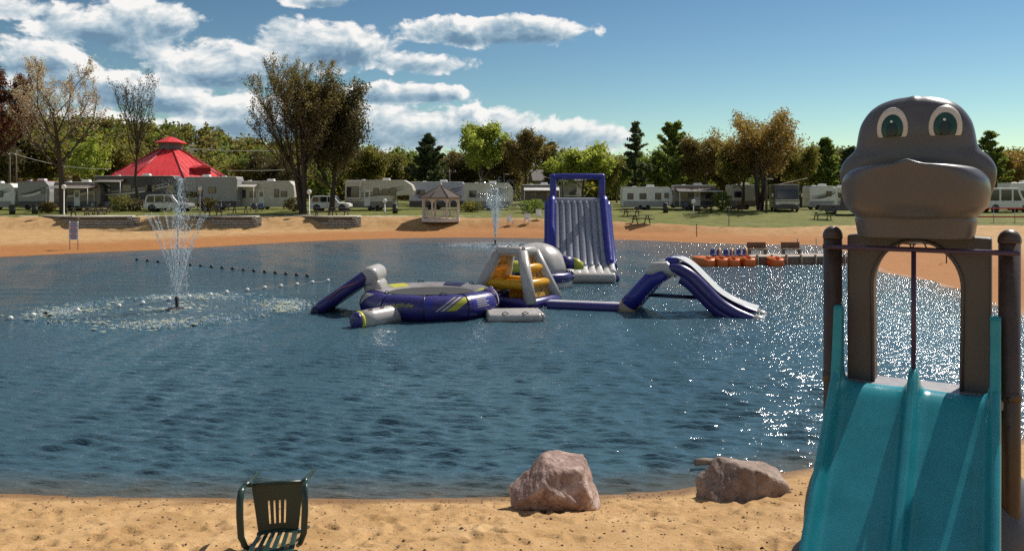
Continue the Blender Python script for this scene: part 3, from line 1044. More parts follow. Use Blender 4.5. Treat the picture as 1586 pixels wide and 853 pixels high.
def build_play_structure():
    d0 = 5.2
    base = 1.05
    phi = R(32.0)
    root = thing('play_structure', 'play structure with grey animal head, arch and teal double slide in the right foreground', 'playground', (px(1417, d0), d0, base), -phi)
    HS, VS = 267.0, 239.0
    xs = lambda p, k=1.0: (p - 1417) / HS * k
    zs = lambda y, k=1.0: EYE - (y - 300) / VS * k - base
    grey = mat('grey_plastic', (0.088, 0.086, 0.100), 0.34, 0.08, 3, bump=0.05, bscale=60, spec=0.5)
    grey2 = mat('grey_brown_plastic', (0.078, 0.066, 0.064), 0.45, 0.10, 3, bump=0.06, bscale=60)
    brown = mat('brown_post_paint', (0.055, 0.036, 0.030), 0.38, 0.15, 8, bump=0.05)
    teal = mat('teal_plastic', (0.020, 0.250, 0.315), 0.26, 0.10, 4, spec=0.5, bump=0.03, bscale=25, dirt=(0.05, 0.30, 0.36))
    deckm = mat('grey_deck_coating', (0.24, 0.22, 0.24), 0.5, 0.12, 10)
    polem = mat('purple_bar_paint', (0.055, 0.030, 0.070), 0.35, 0.1, 8)
    # posts with domed caps and collars
    for sx, xp in ((-1, 1283), (1, 1556)):
        x = xs(xp)
        p = MB().tube([(x, 0, -0.3), (x, 0, zs(366))], 0.060, 24).build('post', brown, root)
        MB().ell((x, 0, zs(368)), (0.064, 0.064, 0.066), 24, 8, z0=0.0).tube([(x, 0, zs(372)), (x, 0, zs(367))], 0.064, 24).build('cap', brown, p)
        MB().tube([(x, 0, zs(602)), (x, 0, zs(588))], 0.066, 24).tube([(x, -0.05, zs(597)), (x + 0.0, -0.085, zs(597))], 0.014, 10).build('collar', brown, p)
        for yy in (384, 640):
            MB().tube([(x, -0.055, zs(yy)), (x, -0.074, zs(yy))], 0.013, 8).build('bolt', polem, p)
    # cross bar and middle bar
    MB().tube([(xs(1270), -0.075, zs(385)), (xs(1570), -0.075, zs(386))], 0.0165, 12).build('cross_bar', polem, root)
    MB().tube([(0.0, -0.075, zs(387)), (0.0, -0.085, zs(592))], 0.0145, 12).build('middle_bar', polem, root)
    # arch panel : outline with an arched doorway, thick
    ox, ot, ob = 0.425, zs(366), zs(606)
    ix, it = 0.262, zs(373)
    rad_ = ix
    inner = [(ix * 0.97, ob)]
    zc = it - rad_ * 1.15
    for k in range(0, 25):
        t = math.pi * k / 24
        inner.append((rad_ * math.cos(t), zc + rad_ * 1.15 * math.sin(t)))
    inner.append((-ix * 0.97, ob))
    m = MB()
    n = len(inner)
    outer = []
    for (x, z) in inner:
        if z <= zc + 1e-6:
            outer.append((math.copysign(ox, x), z))
        else:
            t = math.atan2((z - zc) / 1.15, x)
            c, s_ = math.cos(t), math.sin(t)
            k = min(ox / max(abs(c), 1e-6), (ot - zc) / max(s_, 1e-6))
            outer.append((c * k, zc + s_ * k))
    y0, y1 = 0.085, 0.26
    vs = [(x, y0, z) for x, z in inner] + [(x, y0, z) for x, z in outer] + [(x, y1, z) for x, z in inner] + [(x, y1, z) for x, z in outer]
    fs = []
    for i_ in range(n - 1):
        fs += [(i_, i_ + 1, n + i_ + 1, n + i_), (2 * n + i_, 3 * n + i_, 3 * n + i_ + 1, 2 * n + i_ + 1), (i_, 2 * n + i_, 2 * n + i_ + 1, i_ + 1), (n + i_, n + i_ + 1, 3 * n + i_ + 1, 3 * n + i_)]
    fs += [(0, n, 3 * n, 2 * n), (n - 1, 3 * n - 1, 4 * n - 1, 2 * n - 1)]
    m.add(vs, fs)
    m.build('arch_panel', grey2, root, bevel=0.02, seg=3)
    # raised lip round the doorway
    lip = [(x * 1.02, 0.078, z) for x, z in inner]
    MB().tube(lip, 0.012, 8).build('arch_trim', grey2, root)
    # neck and jaw
    rows = [(zs(366), 0.335, 0.30, 0.34, 2.6), (zs(352), 0.345, 0.31, 0.36, 2.6), (zs(340), 0.352, 0.32, 0.38, 2.6), (zs(336), 0.348, 0.33, 0.40, 2.5), (zs(333), 0.358, 0.36, 0.40, 2.5),
            (zs(326), 0.385, 0.395, 0.40, 2.6), (zs(316), 0.412, 0.425, 0.42, 2.7), (zs(300), 0.425, 0.445, 0.42, 2.8), (zs(284), 0.424, 0.456, 0.42, 2.9), (zs(272), 0.410, 0.466, 0.42, 2.9),
            (zs(263), 0.385, 0.478, 0.40, 2.8), (zs(258.5), 0.355, 0.480, 0.38, 2.7), (zs(256.5), 0.32, 0.458, 0.34, 2.6), (zs(255), 0.20, 0.32, 0.26, 2.4), (zs(254.5), 0.06, 0.12, 0.1, 2.2)]
    rows = sorted(rows)
    rs = smooth_rows(rows, 4)
    loops = []
    for r_ in rs:
        lp = sup_loop(r_, 64)
        q = []
        for (x, y, z) in lp:
            t = smooth01((z - zs(285)) / (zs(253) - zs(285)))
            # the lip rises to a small peak in the middle and droops at the corners
            zz = z + t * (0.030 * math.exp(-(x / 0.055) ** 2) * (y < 0) - 0.028 * (abs(x) / 0.40) ** 2.2)
            q.append((x, y, zz))
        loops.append(q)
    MB().loft(loops).build('jaw', grey, root)
    # upper head
    rows = [(zs(330), 0.30, 0.10, 0.52, 2.3), (zs(310), 0.40, 0.12, 0.56, 2.3), (zs(292), 0.440, 0.14, 0.58, 2.3), (zs(270), 0.455, 0.155, 0.60, 2.3), (zs(257), 0.445, 0.16, 0.60, 2.3), (zs(245), 0.415, 0.165, 0.60, 2.35),
            (zs(234), 0.368, 0.165, 0.59, 2.4), (zs(225), 0.350, 0.165, 0.58, 2.5), (zs(205), 0.336, 0.17, 0.56, 2.5), (zs(190), 0.318, 0.165, 0.53, 2.45), (zs(175), 0.280, 0.15, 0.48, 2.4), (zs(165), 0.238, 0.13, 0.43, 2.3),
            (zs(158), 0.186, 0.105, 0.37, 2.2), (zs(153), 0.118, 0.075, 0.28, 2.1), (zs(151), 0.05, 0.04, 0.16, 2.0)]
    rows = sorted(rows)
    rs = smooth_rows(rows, 4)
    loops = []
    for r_ in rs:
        q = []
        for (x, y, z) in sup_loop(r_, 64):
            t = smooth01((z - zs(215)) / (zs(152) - zs(215)))
            rd = math.exp(-(x / 0.022) ** 2)
            q.append((x, y - 0.010 * rd * (y < 0) * t, z + 0.004 * rd * t))
        loops.append(q)
    head = MB().loft(loops).build('head', grey, root)
    # eyes lie on the head as thin shaped plates
    white = mat('eye_white', (0.62, 0.56, 0.50), 0.35, 0.05, 6)
    green = mat('eye_green', (0.010, 0.055, 0.042), 0.25, 0.15, 12)
    black = mat('eye_black', (0.005, 0.018, 0.015), 0.3, 0.1, 6)
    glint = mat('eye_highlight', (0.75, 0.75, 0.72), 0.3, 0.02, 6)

    def plate(name, cx, cz, rx, rzz, off, mt, cut=None, exq=2.0, th=0.008):
        N, K = 40, 6
        m_ = MB()
        pts = []
        for k in range(K + 1):
            for j in range(N):
                t = 2 * math.pi * j / N
                x = cx + rx * k / K * math.cos(t)
                z = cz + rzz * k / K * math.sin(t)
                if cut is not None:
                    z = max(z, cut)
                pts.append((x, z))
        vs_ = [(x, sup_front(rs_rows, x, z) - off, z) for x, z in pts] + [(x, sup_front(rs_rows, x, z) - off + th + 0.02, z) for x, z in pts[-N:]]
        fs_ = []
        for k in range(K):
            for j in range(N):
                j2 = (j + 1) % N
                fs_.append((k * N + j, k * N + j2, (k + 1) * N + j2, (k + 1) * N + j))
        o_ = (K + 1) * N
        for j in range(N):
            j2 = (j + 1) % N
            fs_.append((K * N + j, K * N + j2, o_ + j2, o_ + j))
        m_.add(vs_, fs_, 0, True)
        return m_.build(name, mt, par)

    rs_rows = [tuple(r_) for r_ in rs]
    for ex_ in (1386.5, 1466):
        cx = xs(ex_) * 1.0
        par = root
        ew = plate('eye', cx, zs(201), 0.091, 0.138, 0.006, white, cut=zs(214))
        par = ew
        plate('iris', cx, zs(201), 0.064, 0.090, 0.010, green, cut=zs(213.8))
        plate('pupil', cx, zs(204), 0.034, 0.046, 0.0135, black, cut=zs(213.5))
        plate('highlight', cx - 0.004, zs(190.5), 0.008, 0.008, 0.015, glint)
    # deck
    dz = zs(601)
    MB().box((0, 0.11, dz - 0.03), (0.98, 0.36, 0.06)).build('deck', deckm, root, bevel=0.012)
    for sx in (-1, 1):
        # side panels of the deck, behind the posts
        MB().box((sx * 0.455, 0.17, dz - 0.10), (0.06, 0.22, 0.10)).build('deck_bracket', brown, root, bevel=0.01)
        # rounded body of the animal below the deck, either side of the slide
        b = MB()
        b.ell((sx * 0.44, 0.30, 0.42), (0.30, 0.52, 0.58), 28, 18)
        b.build('haunch', grey, root)
        f_ = MB()
        f_.ell((sx * 0.60, -0.10, 0.26), (0.16, 0.28, 0.15), 20, 12)
        f_.ell((sx * 0.66, -0.28, 0.13), (0.12, 0.20, 0.12), 20, 12)
        f_.build('foot', grey2, root)
    # double slide: cross-section swept down the run
    prof = []
    S = 46
    top = dz + 0.012
    for i_ in range(S + 1):
        s_ = i_ / S * 1.95
        if s_ < 0.10:
            z, y = top - 0.10 * (s_ / 0.10) ** 2 * 0.3, -s_
        elif s_ < 1.25:
            z, y = top - 0.03 - (s_ - 0.10) * 0.92, -s_
        else:
            q = (s_ - 1.25)
            z, y = top - 0.03 - 1.15 * 0.92 - 0.92 * (q - q * q / 1.4 * 1.0), -s_
            z = max(z, 0.16)
        prof.append((s_, y - 0.05, z))
    sec = []
    NL = 16
    hwid = 0.445
    for lane in (-1, 1):
        pass
    loops = []
    for (s_, y, z) in prof:
        side_h = 0.17
        mid_h = 0.115 + 0.03 * math.exp(-(s_ / 0.10) ** 2)
        wv_ = hwid + 0.010 * s_
        pts = [(-wv_ - 0.030, z - 0.03), (-wv_ - 0.034, z + side_h * 0.6), (-wv_ - 0.026, z + side_h - 0.012), (-wv_ - 0.008, z + side_h), (-wv_ + 0.014, z + side_h - 0.012), (-wv_ + 0.024, z + side_h * 0.62), (-wv_ + 0.028, z + 0.060), (-wv_ + 0.040, z + 0.022)]
        for k in range(9):
            t = -1 + 2 * k / 8
            pts.append((-wv_ / 2 + 0.004 + t * (wv_ / 2 - 0.066), z + 0.004 * t ** 4))
        half = pts + [(-0.044, z + 0.022), (-0.033, z + 0.06), (-0.027, z + mid_h * 0.85), (-0.020, z + mid_h * 0.97), (-0.008, z + mid_h)]
        full = half + [(-x, zz) for x, zz in reversed(half)]
        under = [(hwid * 0.9, z - 0.05), (0, z - 0.045), (-hwid * 0.9, z - 0.05)]
        loops.append([(x, y, zz) for x, zz in full + under])
    MB().loft(loops).build('double_slide', teal, root)
    for sx in (-1, 1):
        fin = [(-0.045, -0.12), (-0.045, 0.46), (-0.055, 0.50), (-0.075, 0.52), (-0.10, 0.515), (-0.118, 0.49), (-0.135, 0.40), (-0.165, 0.24), (-0.22, 0.06), (-0.34, -0.14), (-0.40, -0.26), (-0.25, -0.22)]
        MB().prism([(y, dz + z) for y, z in fin], sx * (hwid + 0.004) - 0.029, sx * (hwid + 0.004) + 0.029, plane='yz').build('side_fin', teal, root, bevel=0.022, seg=4)
        for zz in (0.0, -0.10):
            MB().tube([(sx * (hwid - 0.06), -0.092, dz - 0.06 + zz), (sx * (hwid - 0.06), -0.082, dz - 0.06 + zz)], 0.012, 8).build('bolt', polem, root)
    MB().box((0, -0.06, dz - 0.035), (0.88, 0.05, 0.09)).build('slide_flange', teal, root, bevel=0.01)
    return root


def smooth01(t):
    t = max(0.0, min(1.0, t))
    return t * t * (3 - 2 * t)


build_play_structure()

# ------------------------------------------------------------------ tipped-over plastic chair
def build_chair():
    d = 7.02
    x = px(431, d)
    root = thing('plastic_chair', 'dark green plastic armchair tipped on its back at the water edge', 'chair', (x, d, gz(x, d) + 0.0), 0)
    g = mat('dark_green_plastic', (0.016, 0.040, 0.032), 0.33, 0.12, 10, bump=0.05)
    # built upright facing the lake, then tipped back with the matrix T
    tilt = R(81)
    piv = Vector((0, -0.33, 0.50))
    T = Matrix.Translation((0, 0, 0.0)) @ Matrix.Scale(0.86, 4) @ Matrix.Rotation(R(4), 4, 'Z') @ Matrix.Rotation(R(-2.5), 4, 'Y') @ Matrix.Rotation(tilt, 4, 'X') @ Matrix.Translation((0, 0.36, -0.42))

    def slotted(corners, cols, rows_, holes, th, bow):
        """plate spanned by four corners, split in a grid with slot cells left open"""
        A, B, C, D = [Vector(c) for c in corners]   # rear-left, rear-right, front-right, front-left
        nrm = (B - A).cross(D - A).normalized()
        m_ = MB()
        grid = []
        for v in rows_:
            for u in cols:
                p = (A * (1 - u) + B * u) * (1 - v) + (D * (1 - u) + C * u) * v
                p = p - nrm * bow * (1 - (2 * u - 1) ** 2)
                grid.append(p)
        nu = len(cols)
        off = len(grid)
        vs = grid + [p - nrm * th for p in grid]
        fs = []
        solid = {(i_, j_) for j_ in range(len(rows_) - 1) for i_ in range(nu - 1)} - set(holes)
        for (i_, j_) in solid:
            a = j_ * nu + i_
            q = (a, a + 1, a + 1 + nu, a + nu)
            fs.append(q)
            fs.append(tuple(k + off for k in reversed(q)))
            for (di, dj, e0, e1) in ((0, -1, 0, 1), (1, 0, 1, 2), (0, 1, 2, 3), (-1, 0, 3, 0)):
                if (i_ + di, j_ + dj) not in solid:
                    fs.append((q[e1], q[e0], q[e0] + off, q[e1] + off))
        return m_.add(vs, fs, 0, False, T)
    cols = [0, 0.12, 0.26, 0.305, 0.375, 0.42, 0.49, 0.535, 0.605, 0.65, 0.74, 0.88, 1]
    cols = [0, 0.14, 0.285, 0.325, 0.40, 0.44, 0.515, 0.555, 0.63, 0.67, 0.86, 1]
    holes = [(i_, j_) for i_ in (2, 4, 6, 8) for j_ in (1,)]
    slotted([(-0.20, -0.235, 0.415), (0.20, -0.235, 0.415), (0.262, 0.235, 0.43), (-0.262, 0.235, 0.43)], cols, [0, 0.18, 0.66, 1.0], holes, 0.012, 0.012).build('seat', g, root, bevel=0.004)
    cols = [0, 0.12, 0.20, 0.30, 0.36, 0.47, 0.53, 0.64, 0.70, 0.80, 0.88, 1]
    slotted([(-0.20, -0.245, 0.43), (0.20, -0.245, 0.43), (0.235, -0.36, 0.86), (-0.235, -0.36, 0.86)], cols, [0, 0.08, 0.80, 1.0], [(i_, 1) for i_ in (1, 3, 5, 7, 9)], 0.012, 0.03).build('backrest', g, root, bevel=0.004)
    MB().tube([(-0.262, 0.24, 0.425), (0, 0.25, 0.415), (0.262, 0.24, 0.425)], 0.018, 10, T=T).build('seat_edge', g, root)
    for sx in (-1, 1):
        arm = [(sx * 0.225, -0.335, 0.60), (sx * 0.265, -0.30, 0.645), (sx * 0.305, -0.20, 0.665), (sx * 0.318, 0.0, 0.665), (sx * 0.318, 0.14, 0.66), (sx * 0.312, 0.225, 0.63), (sx * 0.303, 0.262, 0.56)]
        MB().tube(arm, [0.020, 0.027, 0.034, 0.036, 0.036, 0.034, 0.027], 10, T=T, flat=0.6).build('armrest', g, root)
        MB().tube([(sx * 0.303, 0.262, 0.56), (sx * 0.285, 0.265, 0.42), (sx * 0.305, 0.285, 0.0)], [0.024, 0.027, 0.018], 10, T=T).build('front_leg', g, root)
        MB().tube([(sx * 0.19, -0.24, 0.42), (sx * 0.225, -0.30, 0.0)], [0.026, 0.017], 10, T=T).build('rear_leg', g, root)
        MB().box((sx * 0.272, 0.25, 0.425), (0.05, 0.05, 0.09), 0, T).build('leg_bracket', g, root, bevel=0.012)
    return root


build_chair()

# ------------------------------------------------------------------ boulders
def rock_mat(name, a, b, c):
    m = bpy.data.materials.new(name)
    m.use_nodes = True
    t = NT(m.node_tree)
    bs = t.n['Principled BSDF']
    co = t.node('ShaderNodeTexCoord').outputs['Object']
    n1 = t.noise(co, 3.2, 8, 0.65, 0.4)
    n2 = t.noise(co, 22, 6, 0.7)
    vor = t.node('ShaderNodeTexVoronoi')
    t.l.new(co, vor.inputs['Vector'])
    vor.inputs['Scale'].default_value = 34
    col = t.ramp(n1, [(0.32, a), (0.5, b), (0.66, c)])
    col = t.mix(t.mr(n2, 0.5, 0.7, 0, 0.65), col, tuple(0.4 * v for v in a))
    col = t.mix(t.mr(vor.outputs['Distance'], 0.0, 0.25, 0.35, 0), col, (0.62, 0.54, 0.47))
    t.put(bs.inputs['Base Color'], col)
    bs.inputs['Roughness'].default_value = 0.8
    bn = t.node('ShaderNodeBump')
    bn.inputs['Strength'].default_value = 1.0
    bn.inputs['Distance'].default_value = 0.035
    t.l.new(t.m('ADD', t.m('MULTIPLY', n1, 1.2), t.m('MULTIPLY', n2, 0.55)), bn.inputs['Height'])
    t.l.new(bn.outputs[0], bs.inputs['Normal'])
    return m


def boulder(name, label, x, y, zc, planes, scale, seed, mt, rz=0.0):
    bm = bmesh.new()
    bmesh.ops.create_icosphere(bm, subdivisions=6, radius=1.0)
    V = np.array([v.co[:] for v in bm.verts])
    r_ = np.full(len(V), 1e9)
    for (nx, ny, nz, dd) in planes:
        nn = np.array([nx, ny, nz], float)
        nn /= np.linalg.norm(nn)
        dt = V @ nn
        q = np.where(dt > 0.05, dd / np.maximum(dt, 0.05), 1e9)
        # soft minimum rounds the edges a little
        r_ = np.where(np.abs(r_ - q) < 0.12, np.minimum(r_, q) - (0.12 - np.abs(r_ - q)) ** 2 / 0.48, np.minimum(r_, q))
    P = V * r_[:, None]
    k = 3.0
    nz_ = fbm(P[:, 0] * k + P[:, 2] * 2.1 + seed, P[:, 1] * k - P[:, 2] * 2.7 + seed, 5, seed) - 0.48
    nf = fbm(P[:, 0] * 11 + P[:, 2] * 9 + seed, P[:, 1] * 11 - P[:, 2] * 8, 3, seed + 3) - 0.44
    P = P * (1 + 0.20 * nz_ + 0.05 * nf)[:, None] * np.array(scale)
    for v, p in zip(bm.verts, P):
        v.co = p
    me = bpy.data.meshes.new(name)
    bm.to_mesh(me)
    bm.free()
    me.materials.append(mt)
    me.polygons.foreach_set('use_smooth', [True] * len(me.polygons))
    o = bpy.data.objects.new(name, me)
    COL.objects.link(o)
    o.location = (x, y, zc)
    o.rotation_euler = (0, 0, rz)
    return tag(o, label, 'boulder', 'boulders on the near shore')


rk1 = rock_mat('pink_granite', (0.17, 0.09, 0.075), (0.36, 0.235, 0.20), (0.58, 0.45, 0.39))
rk2 = rock_mat('brown_granite', (0.15, 0.095, 0.075), (0.28, 0.195, 0.155), (0.40, 0.31, 0.255))
d = 9.0
boulder('large_boulder', 'large blocky pinkish granite boulder standing on the near sand', px(856, d), d, gz(px(856, d), d) + 0.22,
        [(-0.72, -0.25, 0.68, 0.62), (0.10, -0.15, 1, 0.80), (0.95, -0.15, 0.22, 0.86), (0.25, -1, 0.42, 0.66), (-0.1, -1, -0.35, 0.60), (-1, -0.1, -0.15, 0.98), (0, 1, 0.1, 0.8), (0, 0, -1, 0.7), (0.62, -0.72, -0.3, 0.8), (-0.5, 0.8, 0.3, 0.8)],
        (0.48, 0.46, 0.39), 3, rk1)
d = 9.35
boulder('low_boulder', 'low brown boulder with sloping back, the smaller one near the slide', px(1152, d), d, gz(px(1152, d), d) + 0.10,
        [(-0.75, -0.3, 0.62, 0.66), (0.20, 0.1, 1, 0.72), (0.55, -0.1, 0.85, 0.80), (0.9, -0.1, 0.3, 1.05), (-0.2, -1, 0.35, 0.62), (0.45, -1, 0.1, 0.66), (-1, -0.2, -0.1, 0.95), (0, 1, 0.1, 0.75), (0, 0, -1, 0.7)],
        (0.46, 0.42, 0.38), 12, rk2)
# driftwood stick behind the low boulder
wd = mat('driftwood', (0.25, 0.19, 0.15), 0.85, 0.3, 12, bump=0.5)
a = on_water(1076, 726)
a.z = 0.07
MBd = MB().tube([(0, 0, 0.02), (0.12, 0.02, 0.03), (0.25, 0.05, 0.015), (0.42, 0.10, -0.02)], [0.045, 0.05, 0.045, 0.035], 10)
o = MBd.build('driftwood_log', wd)
o.location = a
tag(o, 'short pale driftwood log in the shallows behind the low boulder', 'log')

# pebbles and bark bits strewn on the sand
pr = np.random.default_rng(5)
pts, qs = [], []
n = 2600
px_, py_ = pr.uniform(-7, 6.5, n), 5.6 + 4.6 * pr.random(n)
ss = shore_dist(px_, py_)
keep = ss > 0.12
px_, py_, ss = px_[keep], py_[keep], ss[keep]
pzv = ground_z(px_, py_, ss)
# same lumps as the ground sheet so that they lie on it
lump = (fbm(px_ * 1.6, py_ * 1.6, 4, 3) - 0.47) * 0.085 + (fbm(px_ * 6, py_ * 6, 3, 9) - 0.44) * 0.035
pzv = pzv + lump * smoothstep(0.1, 0.9, ss)
V, Qd = [], []
for i_ in range(len(px_)):
    r0 = pr.uniform(0.006, 0.020) * (1.6 if pr.random() < 0.08 else 1)
    a = pr.random() * 6.28
    el = pr.uniform(0.5, 1.0)
    o_ = len(V)
    for k in range(6):
        t = a + k * math.pi / 3
        V.append((px_[i_] + r0 * math.cos(t) * (1 if k % 2 else 0.8), py_[i_] + r0 * el * math.sin(t), pzv[i_] + 0.002))
    V.append((px_[i_], py_[i_], pzv[i_] + r0 * 0.75))
    for k in range(6):
        Qd.append((o_ + k, o_ + (k + 1) % 6, o_ + 6))
peb = np_mesh('pebbles', np.array(V), np.array(Qd), leaf_mat('pebble', [(0.06, 0.035, 0.02), (0.12, 0.07, 0.04), (0.2, 0.13, 0.08), (0.36, 0.26, 0.18)], 0.0, 0.9))
tag(peb, 'small dark pebbles and bark bits strewn over the near sand', 'pebbles', kind='stuff')
# ------------------------------------------------------------------ inflatables on the water
PURPLE = mat('purple_vinyl', (0.030, 0.022, 0.150), 0.30, 0.10, 2.0, spec=0.55)
BLUE = mat('blue_vinyl', (0.020, 0.022, 0.235), 0.32, 0.10, 2.0, spec=0.5)
SILVER = mat('silver_vinyl', (0.42, 0.39, 0.37), 0.30, 0.07, 2.5, spec=0.55, dirt=(0.25, 0.22, 0.19))
WHITE_V = mat('white_vinyl', (0.62, 0.60, 0.58), 0.28, 0.05, 2.5, spec=0.55)
YEL = mat('yellow_vinyl', (0.82, 0.42, 0.015), 0.34, 0.08, 3, spec=0.5, trans=0.25)
LIMEV = mat('lime_vinyl', (0.42, 0.40, 0.035), 0.34, 0.08, 3)
NAVY = mat('navy_vinyl', (0.014, 0.014, 0.060), 0.34, 0.1, 3)
BLACKM = mat('black_mesh', (0.02, 0.02, 0.022), 0.75, 0.2, 20)
HANDLE = mat('dark_strap', (0.03, 0.025, 0.03), 0.7, 0.1, 10)
GRP = 'inflatable toys of the water park'


def text_mesh(body, size):
    cu = bpy.data.curves.new('lettering', 'FONT')
    cu.body = body
    cu.size = size
    cu.shear = 0.25
    cu.resolution_u = 3
    o = bpy.data.objects.new('lettering_tmp', cu)
    COL.objects.link(o)
    bpy.context.view_layer.update()
    me = bpy.data.meshes.new_from_object(o.evaluated_get(bpy.context.evaluated_depsgraph_get()))
    vs = [v.co.copy() for v in me.vertices]
    fs = [tuple(p.vertices) for p in me.polygons]
    bpy.data.objects.remove(o)
    bpy.data.meshes.remove(me)
    bpy.data.curves.remove(cu)
    return vs, fs


# --- trampoline: faceted ring of tube segments
def build_trampoline():
    c = Vector((px(668, 25.9), 25.9, 0))
    root = thing('water_trampoline', 'round purple inflatable water trampoline with grey jumping bed', 'trampoline', c, 0, GRP)
    Rm, rt, zc = 1.84, 0.39, 0.36
    n = 80
    m = MB()
    vs, fs = [], []
    ns = 24
    def ringpt(a, t, extra=0.0):
        # ten straight segments meeting at seams, squashed tube section
        k = 10
        q = (a % (2 * math.pi / k)) - math.pi / k
        rr = Rm * math.cos(math.pi / k) / math.cos(q) * 1.03
        pinch = 1 - 0.045 * smooth01(abs(q) / (math.pi / k)) ** 6
        rad = (rt + extra) * pinch
        return Vector(((rr + rad * math.cos(t)) * math.sin(a), -(rr + rad * math.cos(t)) * math.cos(a), zc + rad * 1.02 * math.sin(t)))
    for i_ in range(n):
        for j in range(ns):
            vs.append(ringpt(2 * math.pi * i_ / n, 2 * math.pi * j / ns))
    for i_ in range(n):
        for j in range(ns):
            fs.append((i_ * ns + j, ((i_ + 1) % n) * ns + j, ((i_ + 1) % n) * ns + (j + 1) % ns, i_ * ns + (j + 1) % ns))
    m.add(vs, fs, 0, True)
    ring = m.build('ring_tube', PURPLE, root)
    # seam bands
    for k in range(10):
        a = 2 * math.pi * k / 10
        MB().tube([ringpt(a, 2 * math.pi * j / 20, 0.012) for j in range(20)], 0.016, 6, closed=True).build('seam', NAVY, ring)
    # printed silver and lime flashes that lie on the tube
    def patch(name, a0, a1, t0, t1, skew, mt, nn=10, ext=0.006):
        m_ = MB()
        vv, ff = [], []
        for i_ in range(nn + 1):
            for j in range(nn + 1):
                v = j / nn
                a = a0 + (a1 - a0) * i_ / nn + skew * v
                vv.append(ringpt(a, t0 + (t1 - t0) * v, ext))
        for i_ in range(nn):
            for j in range(nn):
                q = i_ * (nn + 1) + j
                ff.append((q, q + 1, q + nn + 2, q + nn + 1))
        m_.add(vv, ff, 0, True)
        return m_.build(name, mt, ring)
    for s_, (a0, a1, mt) in enumerate(((0.22, 0.27, SILVER), (0.30, 0.44, LIMEV), (0.15, 0.18, SILVER), (-1.55, -1.25, SILVER), (1.2, 1.35, SILVER))):
        patch('printed_flash', a0, a1, -0.1, 1.05, 0.30, mt)
    patch('printed_flash', -0.02, 0.12, 0.15, 0.85, 0.0, BLUE)
    p = patch('printed_panel', 0.70, 1.12, -0.25, 0.95, 0.0, BLUE)
    for k in range(5):
        patch('printed_line', 0.78, 1.04 - 0.05 * (k % 2), 0.02 + k * 0.16, 0.10 + k * 0.16, 0, SILVER, 6, 0.010)
    # maker's lettering on the front left
    vs, fs = text_mesh('Aquaglide', 0.30)
    mx = max(v.x for v in vs)
    for nm_, sel, mt in (('lettering', lambda f: sum(vs[i_].x for i_ in f) / len(f) < mx * 0.46, SILVER), ('lettering', lambda f: sum(vs[i_].x for i_ in f) / len(f) >= mx * 0.46, LIMEV)):
        ff = [f for f in fs if sel(f)]
        idx = sorted({i_ for f in ff for i_ in f})
        mp = {o_: k for k, o_ in enumerate(idx)}
        vv = [ringpt(-0.72 + vs[i_].x / mx * 0.58, 0.22 + vs[i_].y * 1.5, 0.010) for i_ in idx]
        MB().add(vv, [tuple(mp[i_] for i_ in f) for f in ff]).build(nm_, mt, ring)
    # jumping bed and padded skirt
    bed = MB()
    vv = [(0, 0, 0.595)]
    for k in range(1, 6):
        for j in range(40):
            t = 2 * math.pi * j / 40
            q = k / 5
            vv.append((1.42 * q * math.sin(t), -1.42 * q * math.cos(t), 0.59 + 0.05 * q * q))
    ff = [(0, 1 + j, 1 + (j + 1) % 40) for j in range(40)]
    for k in range(4):
        for j in range(40):
            a, b = 1 + k * 40, 1 + (k + 1) * 40
            ff.append((a + j, b + j, b + (j + 1) % 40, a + (j + 1) % 40))
    bed.add(vv, ff, 0, True).build('jumping_bed', BLACKM, root)
    sk = MB()
    vv, ff = [], []
    for j in range(40):
        t = 2 * math.pi * j / 40
        for rr, z in ((1.40, 0.64), (1.58, 0.725), (1.80, 0.765)):
            vv.append((rr * math.sin(t), -rr * math.cos(t), z))
    for j in range(40):
        j2 = (j + 1) % 40
        for k in range(2):
            ff.append((j * 3 + k, j * 3 + k + 1, j2 * 3 + k + 1, j2 * 3 + k))
    skirt = sk.add(vv, ff, 0, True).build('skirt', mat('grey_skirt', (0.24, 0.22, 0.22), 0.45, 0.12, 3), root)
    for k in range(5):
        t = 2 * math.pi * k / 5
        m_ = MB()
        vv, ff = [], []
        for i_ in range(7):
            tt = t + 0.45 * i_ / 6
            for rr, z in ((1.48, 0.685), (1.585, 0.735), (1.81, 0.773)):
                vv.append((rr * math.sin(tt), -rr * math.cos(tt), z))
        for i_ in range(6):
            for q in range(2):
                ff.append((i_ * 3 + q, i_ * 3 + q + 1, i_ * 3 + q + 4, i_ * 3 + q + 3))
        m_.add(vv, ff, 0, True).build('skirt_panel', LIMEV if k % 2 else NAVY, skirt)
    for k in range(6):
        t = 2 * math.pi * k / 6 + 0.3
        x, y = 1.80 * math.sin(t), -1.80 * math.cos(t)
        MB().tube([(x - 0.12 * math.cos(t), y - 0.12 * math.sin(t), 0.765), (x - 0.05 * math.cos(t), y - 0.05 * math.sin(t), 0.82), (x + 0.05 * math.cos(t), y + 0.05 * math.sin(t), 0.82), (x + 0.12 * math.cos(t), y + 0.12 * math.sin(t), 0.765)], 0.015, 6).build('handle', HANDLE, root)
    return root


build_trampoline()


